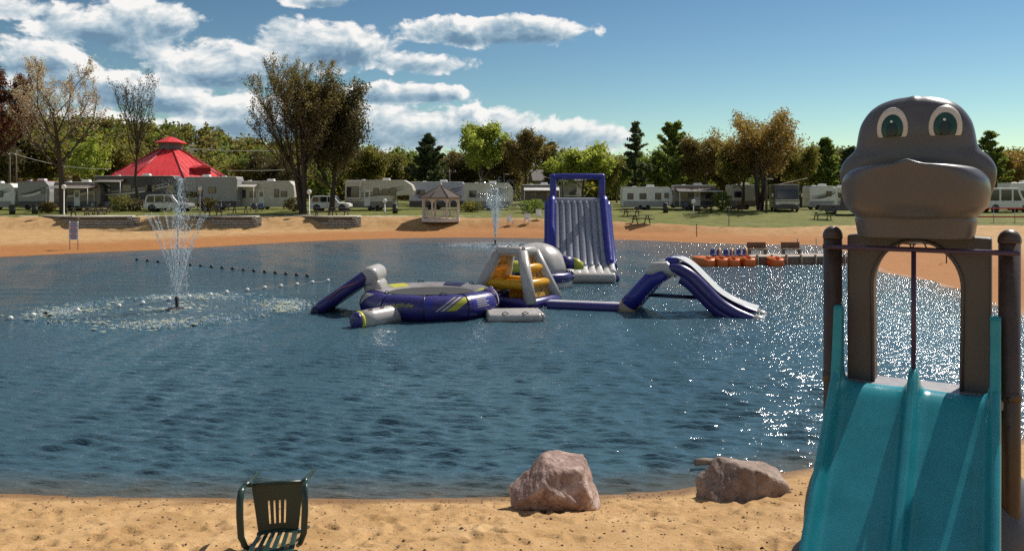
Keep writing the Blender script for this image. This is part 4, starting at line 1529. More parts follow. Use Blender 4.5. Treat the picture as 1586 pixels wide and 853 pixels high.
# --- launch ramp on its left
def build_ramp():
    d = 26.2
    root = thing('inflatable_ramp', 'purple wedge-shaped inflatable ramp with grey pillow left of the trampoline', 'water toy', (px(540, d), d, 0), R(-4), GRP)
    x0, x1, zt = px(500, d) - px(540, d), px(577, d) - px(540, d), 1.22
    for k, y in enumerate((-0.55, -0.18, 0.19, 0.56)):
        MB().capsule((x0, y, 0.10), (x1, y, zt), 0.205, 14).build('ramp_tube', NAVY if k % 2 else PURPLE, root)
    MB().capsule((x1 + 0.05, -0.72, zt - 0.04), (x1 + 0.05, 0.74, zt - 0.04), 0.30, 16).build('pillow', SILVER, root)
    MB().capsule((x1 + 0.16, -0.6, 0.35), (x1 + 0.16, 0.6, 0.35), 0.36, 16).capsule((x1 + 0.12, -0.55, 0.80), (x1 + 0.12, 0.55, 0.80), 0.30, 16).build('rear_support', SILVER, root)
    MB().tube([(x0 + 0.35, -0.76, 0.42), (x0 + 0.8, -0.77, 0.80), (x1 - 0.25, -0.76, 1.02)], 0.020, 8).build('grip_rope', mat('pink_rope', (0.30, 0.10, 0.13), 0.7), root)
    MB().capsule((x0 - 0.05, -0.72, 0.06), (x0 - 0.05, 0.74, 0.06), 0.17, 14).build('front_float', NAVY, root)


build_ramp()


# --- log
def build_log():
    a, b = on_water(549, 507), on_water(628, 499)
    a.z, b.z = 0.17, 0.22
    c = Vector(a)
    root = thing('inflatable_log', 'short silver inflatable log with purple end floating before the ramp', 'water toy', (c.x, c.y, 0), 0, GRP)
    v = b - a
    v.y += 0.75
    u = v.normalized()
    p0 = Vector((0, 0, a.z))
    MB().tube([p0 + u * 0.18, p0 + u * 0.6, p0 + v * 0.9, p0 + v * 1.0], [0.27, 0.275, 0.275, 0.25], 24).build('body', SILVER, root)
    MB().tube([p0 + u * 0.08, p0 + u * 0.185], [0.272, 0.279], 24).build('lime_band', LIMEV, root)
    MB().tube([p0 + u * -0.02, p0 + u * 0.02, p0 + u * 0.09], [0.16, 0.245, 0.272], 24).build('end_cap', PURPLE, root)
    for s_ in (0.55, 1.0):
        q = p0 + u * s_
        MB().tube([q + Vector((-0.10, -0.20, 0.19)), q + Vector((0.0, -0.13, 0.262)), q + Vector((0.10, -0.03, 0.285))], 0.02, 6).build('grip', HANDLE, root)


build_log()


# --- boarding pad
def build_pad():
    d = 24.5
    root = thing('boarding_pad', 'flat grey inflatable pad floating at the right of the trampoline', 'water toy', (px(795, d), d, 0), R(6), GRP)
    for k in range(5):
        y = -0.52 + k * 0.26
        MB().capsule((-0.82, y, 0.09), (0.80, y, 0.09), 0.15, 12).build('pad_tube', SILVER, root)
    MB().capsule((0.78, -0.6, 0.11), (0.78, 0.6, 0.11), 0.13, 12).build('end_tube', SILVER, root)
    for x in (-0.3, 0.3):
        MB().tube([(x - 0.1, -0.56, 0.235), (x, -0.57, 0.285), (x + 0.1, -0.56, 0.235)], 0.014, 6).build('handle', HANDLE, root)


build_pad()


# --- climbing tower
def build_tower():
    B = on_water(822, 478)
    e1 = Vector((0.857, 0.515, 0)).normalized()          # along BC is (0.515, 0.857)
    bc = Vector((0.53, 0.85, 0)).normalized()
    ba = Vector((-0.85, 0.53, 0)).normalized()
    A, C = B + ba * 2.25, B + bc * 1.8
    D = A + bc * 1.8
    cen = (A + B + C + D) / 4
    root = thing('climbing_tower', 'silver and yellow inflatable climbing tower between trampoline and beam', 'water toy', (cen.x, cen.y, 0), 0, GRP)
    A, B, C, D = [p - cen for p in (A, B, C, D)]
    zt = 1.80
    top = lambda p: Vector((p.x * 0.44, p.y * 0.40, zt))
    bot = lambda p: Vector((p.x, p.y, 0.12))
    for p in (A, B, C, D):
        # box-like tapered legs
        MB().tube([bot(p), bot(p) * 0.5 + top(p) * 0.5, top(p)], [0.21, 0.20, 0.19], 12, up=(0, 0, 1)).build('corner_leg', SILVER, root)
    ring = [top(p) for p in (A, B, C, D)]
    for k in range(4):
        MB().capsule(ring[k] + Vector((0, 0, 0.02)), ring[(k + 1) % 4] + Vector((0, 0, 0.02)), 0.165, 12, round_=0.3).build('top_tube', SILVER, root)
    tl = MB()
    tl.add([r_ + Vector((0, 0, 0.13)) for r_ in ring], [(0, 1, 2, 3)]).build('top_sheet', SILVER, root)
    base = [bot(p) for p in (A, B, C, D)]
    for k in range(4):
        MB().capsule(base[k], base[(k + 1) % 4], 0.20, 14, round_=0.3).build('base_tube', PURPLE, root)
    at = lambda p, t: bot(p) * (1 - t) + top(p) * t
    # yellow rungs on the right and left faces
    for (P1, P2) in ((B, C), (A, D)):
        for t in (0.38, 0.68):
            MB().capsule(at(P1, t), at(P2, t), 0.15, 12, round_=0.2).build('rung', YEL, root)
        # sheet behind the rungs
        m = MB()
        m.add([at(P1, 0.12) * 0.97, at(P2, 0.12) * 0.97, at(P2, 0.93) * 0.97, at(P1, 0.93) * 0.97], [(0, 1, 2, 3)])
        m.build('climbing_sheet', mat('amber_sheet', (0.58, 0.31, 0.04), 0.45, 0.15, 3, trans=0.3), root)
        for t in (0.25, 0.52, 0.80):
            q = (at(P1, t) + at(P2, t)) / 2 * 1.03
            MB().tube([q + Vector((0, 0, 0.10)), q * 1.05, q + Vector((0, 0, -0.10))], 0.018, 6).build('foot_loop', HANDLE, root)
    # inner yellow platform and slanted panel
    for t, k in ((0.42, 0.16), (0.42, 0.16)):
        pass
    MB().capsule(at(A, 0.40) * 0.9, at(B, 0.40) * 0.9, 0.17, 14, round_=0.2).build('cross_tube', YEL, root)
    MB().capsule(at(D, 0.40) * 0.9, at(C, 0.40) * 0.9, 0.17, 14, round_=0.2).build('cross_tube', YEL, root)
    m = MB()
    pl = [at(p, 0.42) * 0.92 for p in (A, B, C, D)]
    m.add(pl + [p - Vector((0, 0, 0.12)) for p in pl], [(0, 1, 2, 3), (7, 6, 5, 4), (0, 4, 5, 1), (1, 5, 6, 2), (2, 6, 7, 3), (3, 7, 4, 0)])
    m.build('platform', YEL, root)
    MB().box((0, 0, 0.22), (0.5, 0.4, 0.5)).build('core', YEL, root, bevel=0.08)
    for q in (ring[0] * 0.5 + ring[1] * 0.5, ring[2] * 0.5 + ring[3] * 0.5):
        MB().tube([q + Vector((-0.1, 0, 0.17)), q + Vector((0, 0, 0.24)), q + Vector((0.1, 0, 0.17))], 0.016, 6).build('handle', HANDLE, root)


build_tower()


# --- domed rocker with fins
def build_dome():
    d = 33.3
    root = thing('inflatable_dome', 'silver domed inflatable with purple ring and lime-tipped fin before the blue slide', 'water toy', (px(832, d), d, 0), R(8), GRP)
    m = MB()
    prof = [(1.28, 0.45), (1.25, 0.80), (1.12, 1.15), (0.90, 1.45), (0.62, 1.64), (0.34, 1.74), (0.02, 1.78)]
    N = 40
    loops = []
    for r_, z in prof:
        loops.append([(r_ * math.cos(2 * math.pi * j / N) * (1 + 0.018 * math.cos(10 * 2 * math.pi * j / N)), r_ * math.sin(2 * math.pi * j / N) * (1 + 0.018 * math.cos(10 * 2 * math.pi * j / N)), z) for j in range(N)])
    m.loft(loops).build('dome', SILVER, root)
    MB().tube([(1.36 * math.cos(2 * math.pi * j / 40), 1.36 * math.sin(2 * math.pi * j / 40), 0.42) for j in range(40)], 0.20, 14, closed=True).build('ring_tube', PURPLE, root)
    MB().tube([(1.22 * math.cos(2 * math.pi * j / 40), 1.22 * math.sin(2 * math.pi * j / 40), 0.08) for j in range(40)], 0.26, 14, closed=True).build('lower_float', SILVER, root)
    for a in (R(-8), R(112), R(232)):
        T = Matrix.Rotation(a, 4, 'Z')
        def fin(x, w, h, z):
            return [(x, -w, z - h), (x, w, z - h), (x, w * 1.05, z), (x, w * 0.8, z + h), (x, -w * 0.8, z + h), (x, -w * 1.05, z)]
        f = MB().loft([fin(0.75, 0.30, 0.16, 1.04), fin(1.15, 0.36, 0.24, 0.98), fin(1.5, 0.36, 0.22, 0.92)], T=T).build('fin', PURPLE, root)
        MB().loft([fin(1.5, 0.362, 0.222, 0.92), fin(1.72, 0.34, 0.20, 0.88), fin(1.90, 0.24, 0.12, 0.84)], T=T).build('fin_tip', LIMEV, f)
    for k in range(5):
        t = -math.pi / 2 + (k - 2) * 0.35
        q = Vector((0.66 * math.cos(t), 0.66 * math.sin(t), 1.45))
        MB().tube([q + Vector((-0.08, 0, 0)), q + Vector((0, -0.04, 0.07)), q + Vector((0.08, 0, 0))], 0.018, 6).build('handle', HANDLE, root)


build_dome()


# --- tall blue slide
def build_big_slide():
    df = 34.4
    xc = px(902, df)
    root = thing('blue_water_slide', 'tall blue inflatable slide with ribbed grey chute and open top frame', 'water slide', (xc, df, 0), R(-1.5), GRP)
    def chute(t):      # centre line, t 0 at the lip on the water, 1 at the top
        if t < 0.18:
            q = t / 0.18
            return Vector((0, 0.0 + 0.95 * q, 0.40 + 0.16 * q * q))
        q = (t - 0.18) / 0.82
        return Vector((0, 0.95 + 2.75 * (q ** 0.92), 0.56 + 2.92 * (q ** 1.12)))
    W0, W1 = 1.22, 1.15
    n = 8
    gv = mat('grey_chute_vinyl', (0.36, 0.37, 0.44), 0.22, 0.06, 2.0, spec=0.6, trans=0.30)
    for k in range(n):
        path = []
        for i_ in range(25):
            t = 0.20 + 0.80 * i_ / 24
            c = chute(t)
            w = W0 + (W1 - W0) * t
            path.append(c + Vector((w * (-1 + (2 * k + 1) / n), 0, -0.10)))
        MB().tube(path, 0.168, 10).build('chute_rib', gv, root)
        path = []
        for i_ in range(7):
            t = 0.005 + 0.215 * i_ / 6
            c = chute(t)
            path.append(c + Vector((W0 * 1.06 * (-1 + (2 * k + 1) / n), 0, -0.12)))
        MB().tube(path, 0.172, 10).build('landing_rib', WHITE_V, root)
    MB().capsule((-1.42, -0.05, 0.20), (1.42, -0.05, 0.20), 0.24, 16, round_=0.4).build('front_float', SILVER, root)
    for sx in (-1, 1):
        path = [chute(0.20 + 0.80 * i_ / 20) + Vector((sx * (1.30 - 0.07 * i_ / 20), 0, 0.10)) for i_ in range(21)]
        s = MB().tube(path, [0.14 + 0.06 * min(1, i_ / 4) for i_ in range(21)], 14).build('side_tube', BLUE, root)
        path = [chute(0.22 + 0.78 * i_ / 20) + Vector((sx * (1.47 - 0.05 * i_ / 20), 0.05, -0.12)) for i_ in range(21)]
        MB().tube(path, 0.15, 12).build('outer_tube', BLUE, s)
        path = [chute(0.02 + 0.20 * i_ / 6) + Vector((sx * 1.36, 0, 0.02)) for i_ in range(7)]
        MB().tube(path, 0.13, 12).build('landing_side', WHITE_V, root)
        top = chute(1.0)
        MB().capsule(top + Vector((sx * 1.16, 0.12, -0.25)), top + Vector((sx * 1.16, 0.12, 1.24)), 0.155, 14, round_=0.3).build('frame_upright', BLUE, root)
        # back leg leaning away
        MB().tube([top + Vector((sx * 1.25, 0.25, -0.3)), Vector((sx * 1.5, 4.9, 0.05))], [0.19, 0.22], 14).build('back_leg', PURPLE, root)
        MB().tube([Vector((sx * 1.42, 0.4, 0.12)), Vector((sx * 1.52, 4.9, 0.1))], 0.21, 14).build('base_tube', PURPLE, root)
    top = chute(1.0)
    MB().capsule(top + Vector((-1.26, 0.12, 1.14)), top + Vector((1.26, 0.12, 1.14)), 0.135, 14, round_=0.3).build('top_bar', BLUE, root)
    MB().capsule(top + Vector((-1.1, 0.05, -0.04)), top + Vector((1.1, 0.05, -0.04)), 0.17, 14, round_=0.3).build('chute_lip', gv, root)
    # rear climbing wall between the back legs
    m = MB()
    m.add([top + Vector((-1.2, 0.35, -0.2)), top + Vector((1.2, 0.35, -0.2)), Vector((1.45, 4.9, 0.1)), Vector((-1.45, 4.9, 0.1))], [(0, 1, 2, 3)])
    m.build('climbing_wall', PURPLE, root)
    for k in range(5):
        t = (k + 0.5) / 5
        a = (top + Vector((-1.2, 0.35, -0.2))) * (1 - t) + Vector((-1.45, 4.9, 0.1)) * t
        MB().capsule(a + Vector((0, 0.05, 0.10)), Vector((-a.x, a.y + 0.05, a.z + 0.10)), 0.12, 10).build('rung', WHITE_V, root)


build_big_slide()


# --- A-frame slide
def build_small_slide():
    d = 25.9
    x0 = px(1070, d)
    root = thing('a_frame_water_slide', 'purple A-frame inflatable slide with white chute standing right of the beam', 'water slide', (x0, d, 0), R(-21), GRP)
    X = lambda p: px(p, d) - x0
    Zp = lambda y: pz(y, d)
    hw = 0.52
    # chute centre line
    pts = [(X(1040), Zp(413)), (X(1056), Zp(414)), (X(1074), Zp(424)), (X(1094), Zp(443)), (X(1114), Zp(462)), (X(1134), Zp(474)), (X(1152), Zp(481)), (X(1170), Zp(486))]
    P = catmull_open(pts, 6)
    m = MB()
    vs, fs = [], []
    for (x, z) in P:
        for k in range(9):
            t = -1 + k / 4
            vs.append((x, t * hw * 0.96, z + 0.31 - 0.015 * (1 - t * t)))
    for i_ in range(len(P) - 1):
        for k in range(8):
            q = i_ * 9 + k
            fs.append((q, q + 1, q + 10, q + 9))
    m.add(vs, fs, 0, True)
    m.build('chute', WHITE_V, root)
    for sy in (-1, 1):
        path = [(x, sy * (hw + 0.06), z - 0.03) for (x, z) in P]
        rr = [0.15 + 0.065 * math.sin(math.pi * min(1, i_ / (len(P) - 1) * 0.9 + 0.08)) for i_ in range(len(P))]
        st = MB().tube(path, rr, 18).build('side_tube', PURPLE, root)
        tip = path[-1]
        MB().ell((tip[0] + 0.02, tip[1], tip[2]), (0.26, 0.22, 0.20), 16, 10).build('tip', SILVER, st)
        # lower bulge carrying the chute
        path = [(x - 0.05, sy * (hw + 0.02), z - 0.24) for (x, z) in P[8:-8]]
        MB().tube(path, 0.20, 14).build('lower_tube', PURPLE, root)
        # ladder leg
        leg = [(X(1034), sy * (hw + 0.03), Zp(420)), (X(1014), sy * (hw + 0.05), Zp(432)), (X(992), sy * (hw + 0.06), Zp(457)), (X(978), sy * (hw + 0.08), 0.20)]
        lg = MB().tube(leg, [0.25, 0.27, 0.27, 0.28], 16).build('ladder_leg', BLUE, root)
        MB().tube([leg[3], (X(969), sy * (hw + 0.08), -0.08)], [0.285, 0.25], 16).build('foot', mat('tan_vinyl', (0.30, 0.22, 0.16), 0.45, 0.15, 4), lg)
        hinge = [(X(1013), sy * (hw + 0.05), Zp(427)), (X(1022), sy * (hw + 0.06), Zp(415)), (X(1036), sy * (hw + 0.07), Zp(413)), (X(1054), sy * (hw + 0.07), Zp(424))]
        MB().tube(hinge, [0.20, 0.24, 0.22, 0.10], 14).build('shoulder', SILVER, root)
        # printed pale line along the side
        line = [(x, sy * (hw + 0.06) + sy * (rr[k + 12] - 0.008), z - 0.02) for k, (x, z) in enumerate(P[12:22])]
        MB().tube(line, 0.022, 6).build('printed_line', mat('mauve_print', (0.16, 0.10, 0.22), 0.4), st)
    for k in range(4):
        t = (k + 0.6) / 4.4
        x, z = X(1022) * (1 - t) + X(974) * t, Zp(428) * (1 - t) + 0.12 * t
        MB().capsule((x + 0.04, -hw, z), (x + 0.04, hw, z), 0.11, 10).build('rung', SILVER, root)
    MB().tube([(X(992), -0.05, Zp(459)), (X(1082), -0.05, Zp(460))], 0.062, 10).build('spreader_bar', NAVY, root)
    MB().capsule((X(1034), -0.42, Zp(404)), (X(1055), -0.42, Zp(404)), 0.13, 12).capsule((X(1034), 0.42, Zp(404)), (X(1055), 0.42, Zp(404)), 0.13, 12).box(((X(1034) + X(1055)) / 2, 0, Zp(404)), (0.42, 0.84, 0.2)).build('top_pillow', BLUE, root, bevel=0.04)


def catmull_open(pts, k):
    pts = [np.array(p, float) for p in pts]
    out = []
    for i_ in range(len(pts) - 1):
        p0, p1, p2, p3 = pts[max(i_ - 1, 0)], pts[i_], pts[i_ + 1], pts[min(i_ + 2, len(pts) - 1)]
        for t in np.arange(k) / k:
            out.append(0.5 * ((2 * p1) + (-p0 + p2) * t + (2 * p0 - 5 * p1 + 4 * p2 - p3) * t ** 2 + (-p0 + 3 * p1 - 3 * p2 + p3) * t ** 3))
    out.append(pts[-1])
    return [tuple(p) for p in out]


build_small_slide()

# --- balance beam
a, b = on_water(848, 476), on_water(972, 481)
c = (a + b) / 2
root = thing('balance_beam', 'low floating balance beam joining the tower and the A-frame slide', 'water toy', c, math.atan2(b.y - a.y, b.x - a.x), GRP)
L = (b - a).length / 2
MB().capsule((-L, -0.12, 0.08), (L, -0.12, 0.08), 0.17, 12).capsule((-L, 0.20, 0.08), (L, 0.20, 0.08), 0.17, 12).build('float_tube', PURPLE, root)
MB().box((0, 0.03, 0.215), (2 * L * 0.97, 0.44, 0.06)).build('top_strip', WHITE_V, root, bevel=0.02)

# ------------------------------------------------------------------ float lines
FLOATW = mat('white_float', (0.72, 0.72, 0.70), 0.35, 0.05, 6)
FLOATB = mat('black_float', (0.02, 0.022, 0.025), 0.5, 0.1, 6)
ROPE = mat('wet_rope', (0.22, 0.25, 0.27), 0.8, 0.2, 20)


def float_line(name, label, pts, r, mt, every_dark=None, extra=()):
    P = [on_water(*p) for p in pts]
    root = thing(name, label, 'float line', P[0], 0, 'float lines on the lake')
    m = MB()
    rel = [p - P[0] for p in P]
    path = [(v.x, v.y, 0.02) for v in rel]
    m.tube(path, 0.010, 6)
    m.build('rope', ROPE, root)
    for k, v in enumerate(rel):
        mm = FLOATB if (every_dark is not None and k in every_dark) else mt
        MB().ell((v.x, v.y, 0.05), (r * 1.1, r, r * 0.95), 12, 8).build('float', mm, root)


white_pts = [(-30, 499), (16, 495), (51, 490), (72, 488), (120, 482.5), (184, 475.5), (221, 471), (262, 465), (293, 461), (326, 458), (351, 454), (383, 450.5), (410, 447), (435, 444.5), (460, 441.7), (484, 438.6), (508, 436)]
float_line('float_line', 'swimming rope with round white floats passing behind the tall fountain', white_pts, 0.075, FLOATW, (3,))
bp = [(212 + 16.5 * k, 403 + 1.6 * k) for k in range(17)]
float_line('float_line', 'farther rope with small black floats between fountain and far beach', bp, 0.085, FLOATB)

# ------------------------------------------------------------------ fountains
SPRAY = bpy.data.materials.new('water_spray')
SPRAY.use_nodes = True
_t = NT(SPRAY.node_tree)
_b = _t.n['Principled BSDF']
_b.inputs['Base Color'].default_value = (0.80, 0.86, 0.90, 1)
_b.inputs['Roughness'].default_value = 0.12
_tr = _t.node('ShaderNodeBsdfTranslucent')
_tr.inputs[0].default_value = (0.85, 0.90, 0.93, 1)
_mx = _t.node('ShaderNodeMixShader')
_mx.inputs[0].default_value = 0.55
_t.l.new(_b.outputs[0], _mx.inputs[1])
_t.l.new(_tr.outputs[0], _mx.inputs[2])
_t.l.new(_mx.outputs[0], _t.n['Material Output'].inputs[0])


def droplets(C, r_, stretch=None):
    """little octahedra; stretch is an optional (n,3) streak vector"""
    n = len(C)
    o = np.array([(1, 0, 0), (-1, 0, 0), (0, 1, 0), (0, -1, 0), (0, 0, 1), (0, 0, -1)], float)
    V = C[:, None, :] + o[None] * r_[:, None, None]
    if stretch is not None:
        V[:, 4] += stretch
        V[:, 5] -= stretch
    f = np.array([(0, 2, 4), (2, 1, 4), (1, 3, 4), (3, 0, 4), (2, 0, 5), (1, 2, 5), (3, 1, 5), (0, 3, 5)])
    Q = (np.arange(n) * 6)[:, None, None] + f[None]
    return V.reshape(-1, 3), Q.reshape(-1, 3)


def jet(r, v0, theta, az, n, spread, wind=0.0, t_end=1.0, rmin=0.006, rmax=0.02):
    g = 9.81
    T = 2 * v0 * math.cos(theta) / g
    t = r.random(n) ** 0.85 * T * t_end
    grow = spread * (0.03 + t / T) ** 1.1
    hx, hz = v0 * math.sin(theta), v0 * math.cos(theta)
    C = np.stack([hx * t * math.cos(az) + wind * t * t, hx * t * math.sin(az), 0.35 + hz * t - 0.5 * g * t * t], -1)
    C += r.normal(size=(n, 3)) * grow[:, None] * np.array([1, 1, 0.7])
    st = np.stack([np.full(n, hx * math.cos(az)), np.full(n, hx * math.sin(az)), hz - g * t], -1) * 0.006
    ok = C[:, 2] > 0.0
    rr = r.uniform(rmin, rmax, n) * (1.15 - 0.6 * t / T)
    return C[ok], rr[ok], st[ok]


def fountain(name, label, loc, seed, big):
    r = np.random.default_rng(seed)
    root = thing(name, label, 'fountain', loc, 0, 'lake fountains')
    MB().tube([(0, 0, -0.3), (0, 0, 0.38)], 0.055, 12).tube([(0, 0, 0.30), (0, 0, 0.42)], [0.08, 0.06], 12).build('nozzle', mat('dark_steel', (0.03, 0.03, 0.035), 0.4, metal=0.5), root)
    MB().ell((0, 0, -0.02), (0.42, 0.42, 0.10), 24, 8).build('float_body', mat('dark_float_body', (0.02, 0.025, 0.03), 0.5), root)

    def make(nm, Cs):
        C, rr, st = [np.concatenate(z) for z in zip(*Cs)]
        V, Q = droplets(C, rr, st)
        o = np_mesh(nm, V, Q, SPRAY, root)
        o['kind'] = 'stuff'
        return o
    if big:
        make('centre_jet', [jet(r, 8.75, 0.010, 0.3, 1000, 0.07, 0.05, 1.0, 0.007, 0.019), jet(r, 7.6, 0.02, 2.0, 350, 0.12, 0, 1, 0.005, 0.014), jet(r, 5.8, 0.03, 4.0, 250, 0.10, 0, 1, 0.005, 0.014)])
        side = []
        for k in range(12):
            side.append(jet(r, 8.3, R(13.5), k * math.pi / 6 + 0.26, 110, 0.08, 0.02, 0.30, 0.004, 0.010))
            side.append(jet(r, 8.3, R(14.5), k * math.pi / 6 + 0.26, 40, 0.28, 0.02, 1.0, 0.004, 0.008))
        make('side_jets', side)
        n = 5200
        hgt = 4.0 * r.random(n) ** 1.1
        C = np.stack([r.normal(0, 1, n), r.normal(0, 1, n), np.zeros(n)], -1) * (0.07 + 0.06 * hgt[:, None])
        C[:, 2] = hgt + 0.3
        make('mist', [(C, r.uniform(0.003, 0.0065, n), np.zeros_like(C))])
        # white splash where the water falls back
        n = 9000
        a = r.random(n) * 6.283
        rad_ = np.where(r.random(n) < 0.88, 3.6 + r.normal(0, 0.5, n), np.abs(r.normal(0, 0.6, n)))
        clump = np.clip(0.5 + 0.5 * np.sin(a * 4 + 0.6) + 0.3 * np.sin(a * 9 + 2) + 0.35 * np.sin(rad_ * 5 + a * 3), 0, 1)
        keep = r.random(n) < 0.06 + 0.94 * clump ** 1.6
        C = np.stack([rad_ * np.cos(a), rad_ * np.sin(a) * 0.9, np.abs(r.normal(0, 0.025, n)) + 0.015], -1)[keep]
        make('splash_ring', [(C, r.uniform(0.006, 0.016, len(C)), np.zeros_like(C))])
        # broken foam lying on the churned water
        n = 1700
        a = r.random(n) * 6.283
        rad_ = np.where(r.random(n) < 0.85, 3.5 + r.normal(0, 0.55, n), np.abs(r.normal(0, 0.8, n)))
        cl = np.clip(0.5 + 0.5 * np.sin(a * 4 + 0.6) + 0.4 * np.sin(rad_ * 4 + a * 3), 0, 1)
        ok = r.random(n) < 0.05 + 0.95 * cl ** 1.5
        C = np.stack([rad_ * np.cos(a), rad_ * np.sin(a) * 0.9, r.uniform(0.015, 0.05, n)], -1)[ok]
        n = len(C)
        L = r.uniform(0.03, 0.12, (n, 1))
        ax = np.concatenate([L, r.normal(0, 0.02, (n, 1)), np.zeros((n, 1))], 1)
        ay = np.concatenate([np.zeros((n, 1)), L * r.uniform(0.3, 0.7, (n, 1)), np.zeros((n, 1))], 1)
        V = np.stack([C - ax, C - ay * 0.8 + ax * 0.3, C + ax, C + ay, C + np.array([0, 0, 0.02])], 1).reshape(-1, 3)
        f = np.array([(0, 1, 4), (1, 2, 4), (2, 3, 4), (3, 0, 4)])
        o = np_mesh('foam', V, ((np.arange(n) * 5)[:, None, None] + f[None]).reshape(-1, 3), mat('lake_foam', (0.42, 0.46, 0.36), 0.7, 0.15, 8), root)
        o['kind'] = 'stuff'
    else:
        Cs = []
        for k in range(26):
            Cs.append(jet(r, 8.9 * r.uniform(0.86, 1.06), R(r.uniform(2, 13)), r.random() * 6.28, 220, 0.34, 0.0, 0.8, 0.006, 0.014))
        Cs.append(jet(r, 8.6, 0.01, 0, 900, 0.12, 0, 0.6, 0.012, 0.028))
        make('spray', Cs)
        n = 1200
        a = r.random(n) * 6.283
        rad_ = np.abs(r.normal(2.4, 0.9, n))
        C = np.stack([rad_ * np.cos(a), rad_ * np.sin(a), np.abs(r.normal(0, 0.04, n)) + 0.01], -1)
        make('splash_ring', [(C, r.uniform(0.010, 0.028, n), np.zeros_like(C))])


fountain('lake_fountain', 'tall thin fountain spraying in the left part of the lake', FOUNT, 3, True)
fountain('lake_fountain', 'farther plume fountain near the far beach behind the climbing tower', FOUNT2, 4, False)

# ------------------------------------------------------------------ dock and pedal boats
DOCKW = mat('dock_timber', (0.20, 0.14, 0.10), 0.8, 0.3, 5, bump=0.3)
DOCKT = mat('dock_boards', (0.36, 0.30, 0.25), 0.8, 0.25, 5, bump=0.3)
RUST = mat('rusty_brown_panel', (0.16, 0.075, 0.040), 0.7, 0.2, 5)
dd = 43.2
xa, xb = px(1163, dd), px(1296, 45)
root = thing('dock', 'low timber dock with brown benches beside the orange boats', 'dock', ((xa + xb) / 2, 44.4, 0), R(2))
LW = (xb - xa)
nb = 42
for k in range(nb):
    x = -LW / 2 + (k + 0.5) * LW / nb
    MB().box((x, 0, 0.40), (LW / nb * 0.93, 2.2, 0.05)).build('deck_board', DOCKT, root)
MB().box((0, -1.06, 0.20), (LW, 0.10, 0.34)).build('fascia', DOCKW, root)
MB().box((0, 1.06, 0.20), (LW, 0.10, 0.34)).build('fascia', DOCKW, root)
for k in range(7):
    x = -LW / 2 + 0.3 + k * (LW - 0.6) / 6
    MB().tube([(x, -1.14, -1.2), (x, -1.14, 0.52)], 0.07, 10).build('pile', DOCKW, root)
for xc_ in (1172, 1225):
    x = px(xc_, 45.3) - (xa + xb) / 2
    bench = MB().box((x, 0.93, 0.90), (1.05, 0.07, 0.34)).build('bench_back', RUST, root)
    MB().box((x, 0.72, 0.68), (1.05, 0.40, 0.06)).box((x - 0.45, 0.75, 0.54), (0.07, 0.36, 0.24)).box((x + 0.45, 0.75, 0.54), (0.07, 0.36, 0.24)).build('bench_seat', DOCKW, bench)
for k in range(2):
    x = LW * (0.12 + 0.2 * k)
    MB().tube([(x, 0.95, 0.4), (x, 0.95, 1.3)], 0.03, 8).build('rail_post', mat('galvanised', (0.45, 0.46, 0.47), 0.4, metal=0.6), root)

ORANGE = mat('orange_boat', (0.78, 0.15, 0.02), 0.32, 0.08, 5)
SEATB = mat('blue_seat', (0.035, 0.055, 0.26), 0.4, 0.08, 5)
YEL2 = mat('yellow_trim', (0.68, 0.36, 0.06), 0.4, 0.06, 5)


def pedal_boat(label, xp, seats, lift=0.0, rz=0.0):
    d_ = 43.0
    root = thing('pedal_boat', label, 'boat', (px(xp, d_), d_, lift), rz, 'orange boats moored at the dock')
    def sec(y, w, h):
        return [(-w, y, -0.08), (-w * 1.05, y, h * 0.5), (-w * 0.92, y, h), (w * 0.92, y, h), (w * 1.05, y, h * 0.5), (w, y, -0.08)]
    MB().loft([sec(-0.98, 0.16, 0.26), sec(-0.88, 0.29, 0.36), sec(-0.3, 0.34, 0.40), sec(0.6, 0.34, 0.40), sec(0.95, 0.24, 0.32)]).build('hull', ORANGE, root, bevel=0.03)
    dk = MB().box((0, 0.05, 0.40), (0.50, 1.3, 0.06)).build('deck', ORANGE, root, bevel=0.02)
    MB().box((0, -0.62, 0.44), (0.16, 0.5, 0.14), taper=(0.6, 0.7)).build('pedal_box', ORANGE, root, bevel=0.03)
    if seats:
        for sx in (-1, 1):
            b = MB().box((sx * 0.17, 0.42, 0.62), (0.27, 0.07, 0.34), taper=(0.8, 1)).build('seat_back', SEATB, root, bevel=0.02)
            MB().box((sx * 0.17, 0.22, 0.49), (0.27, 0.36, 0.07)).build('seat', SEATB, b, bevel=0.02)
        MB().tube([(-0.05, -0.50, 0.45), (0.02, -0.25, 0.80), (0.12, 0.05, 0.86)], 0.045, 8).build('steering_arm', YEL2, root)
    MB().tube([(-0.36, -0.9, 0.36), (-0.36, 0.8, 0.40)], 0.03, 8).tube([(0.36, -0.9, 0.36), (0.36, 0.8, 0.40)], 0.03, 8).build('trim', YEL2, root)


pedal_boat('plain orange boat at the outer end of the moored row', 1089, False, 0, R(12))
pedal_boat('orange pedal boat with blue seats, first of the three with seats', 1112, True, 0.02, R(3))
pedal_boat('orange pedal boat with blue seats in the middle of the moored row', 1132, True, 0, R(-2))
pedal_boat('orange pedal boat with blue seats touching the dock end', 1153, True, 0.03, R(4))
pedal_boat('single orange boat moored alone along the dock front', 1199, False, 0, R(-3))
# ------------------------------------------------------------------ far shore: campers, vehicles, buildings, furniture
def paint(name, col, rough=0.35, dirt=True):
    return mat(name, col, rough, 0.06, 1.5, spec=0.5, dirt=tuple(c * 0.7 for c in col) if dirt else None)


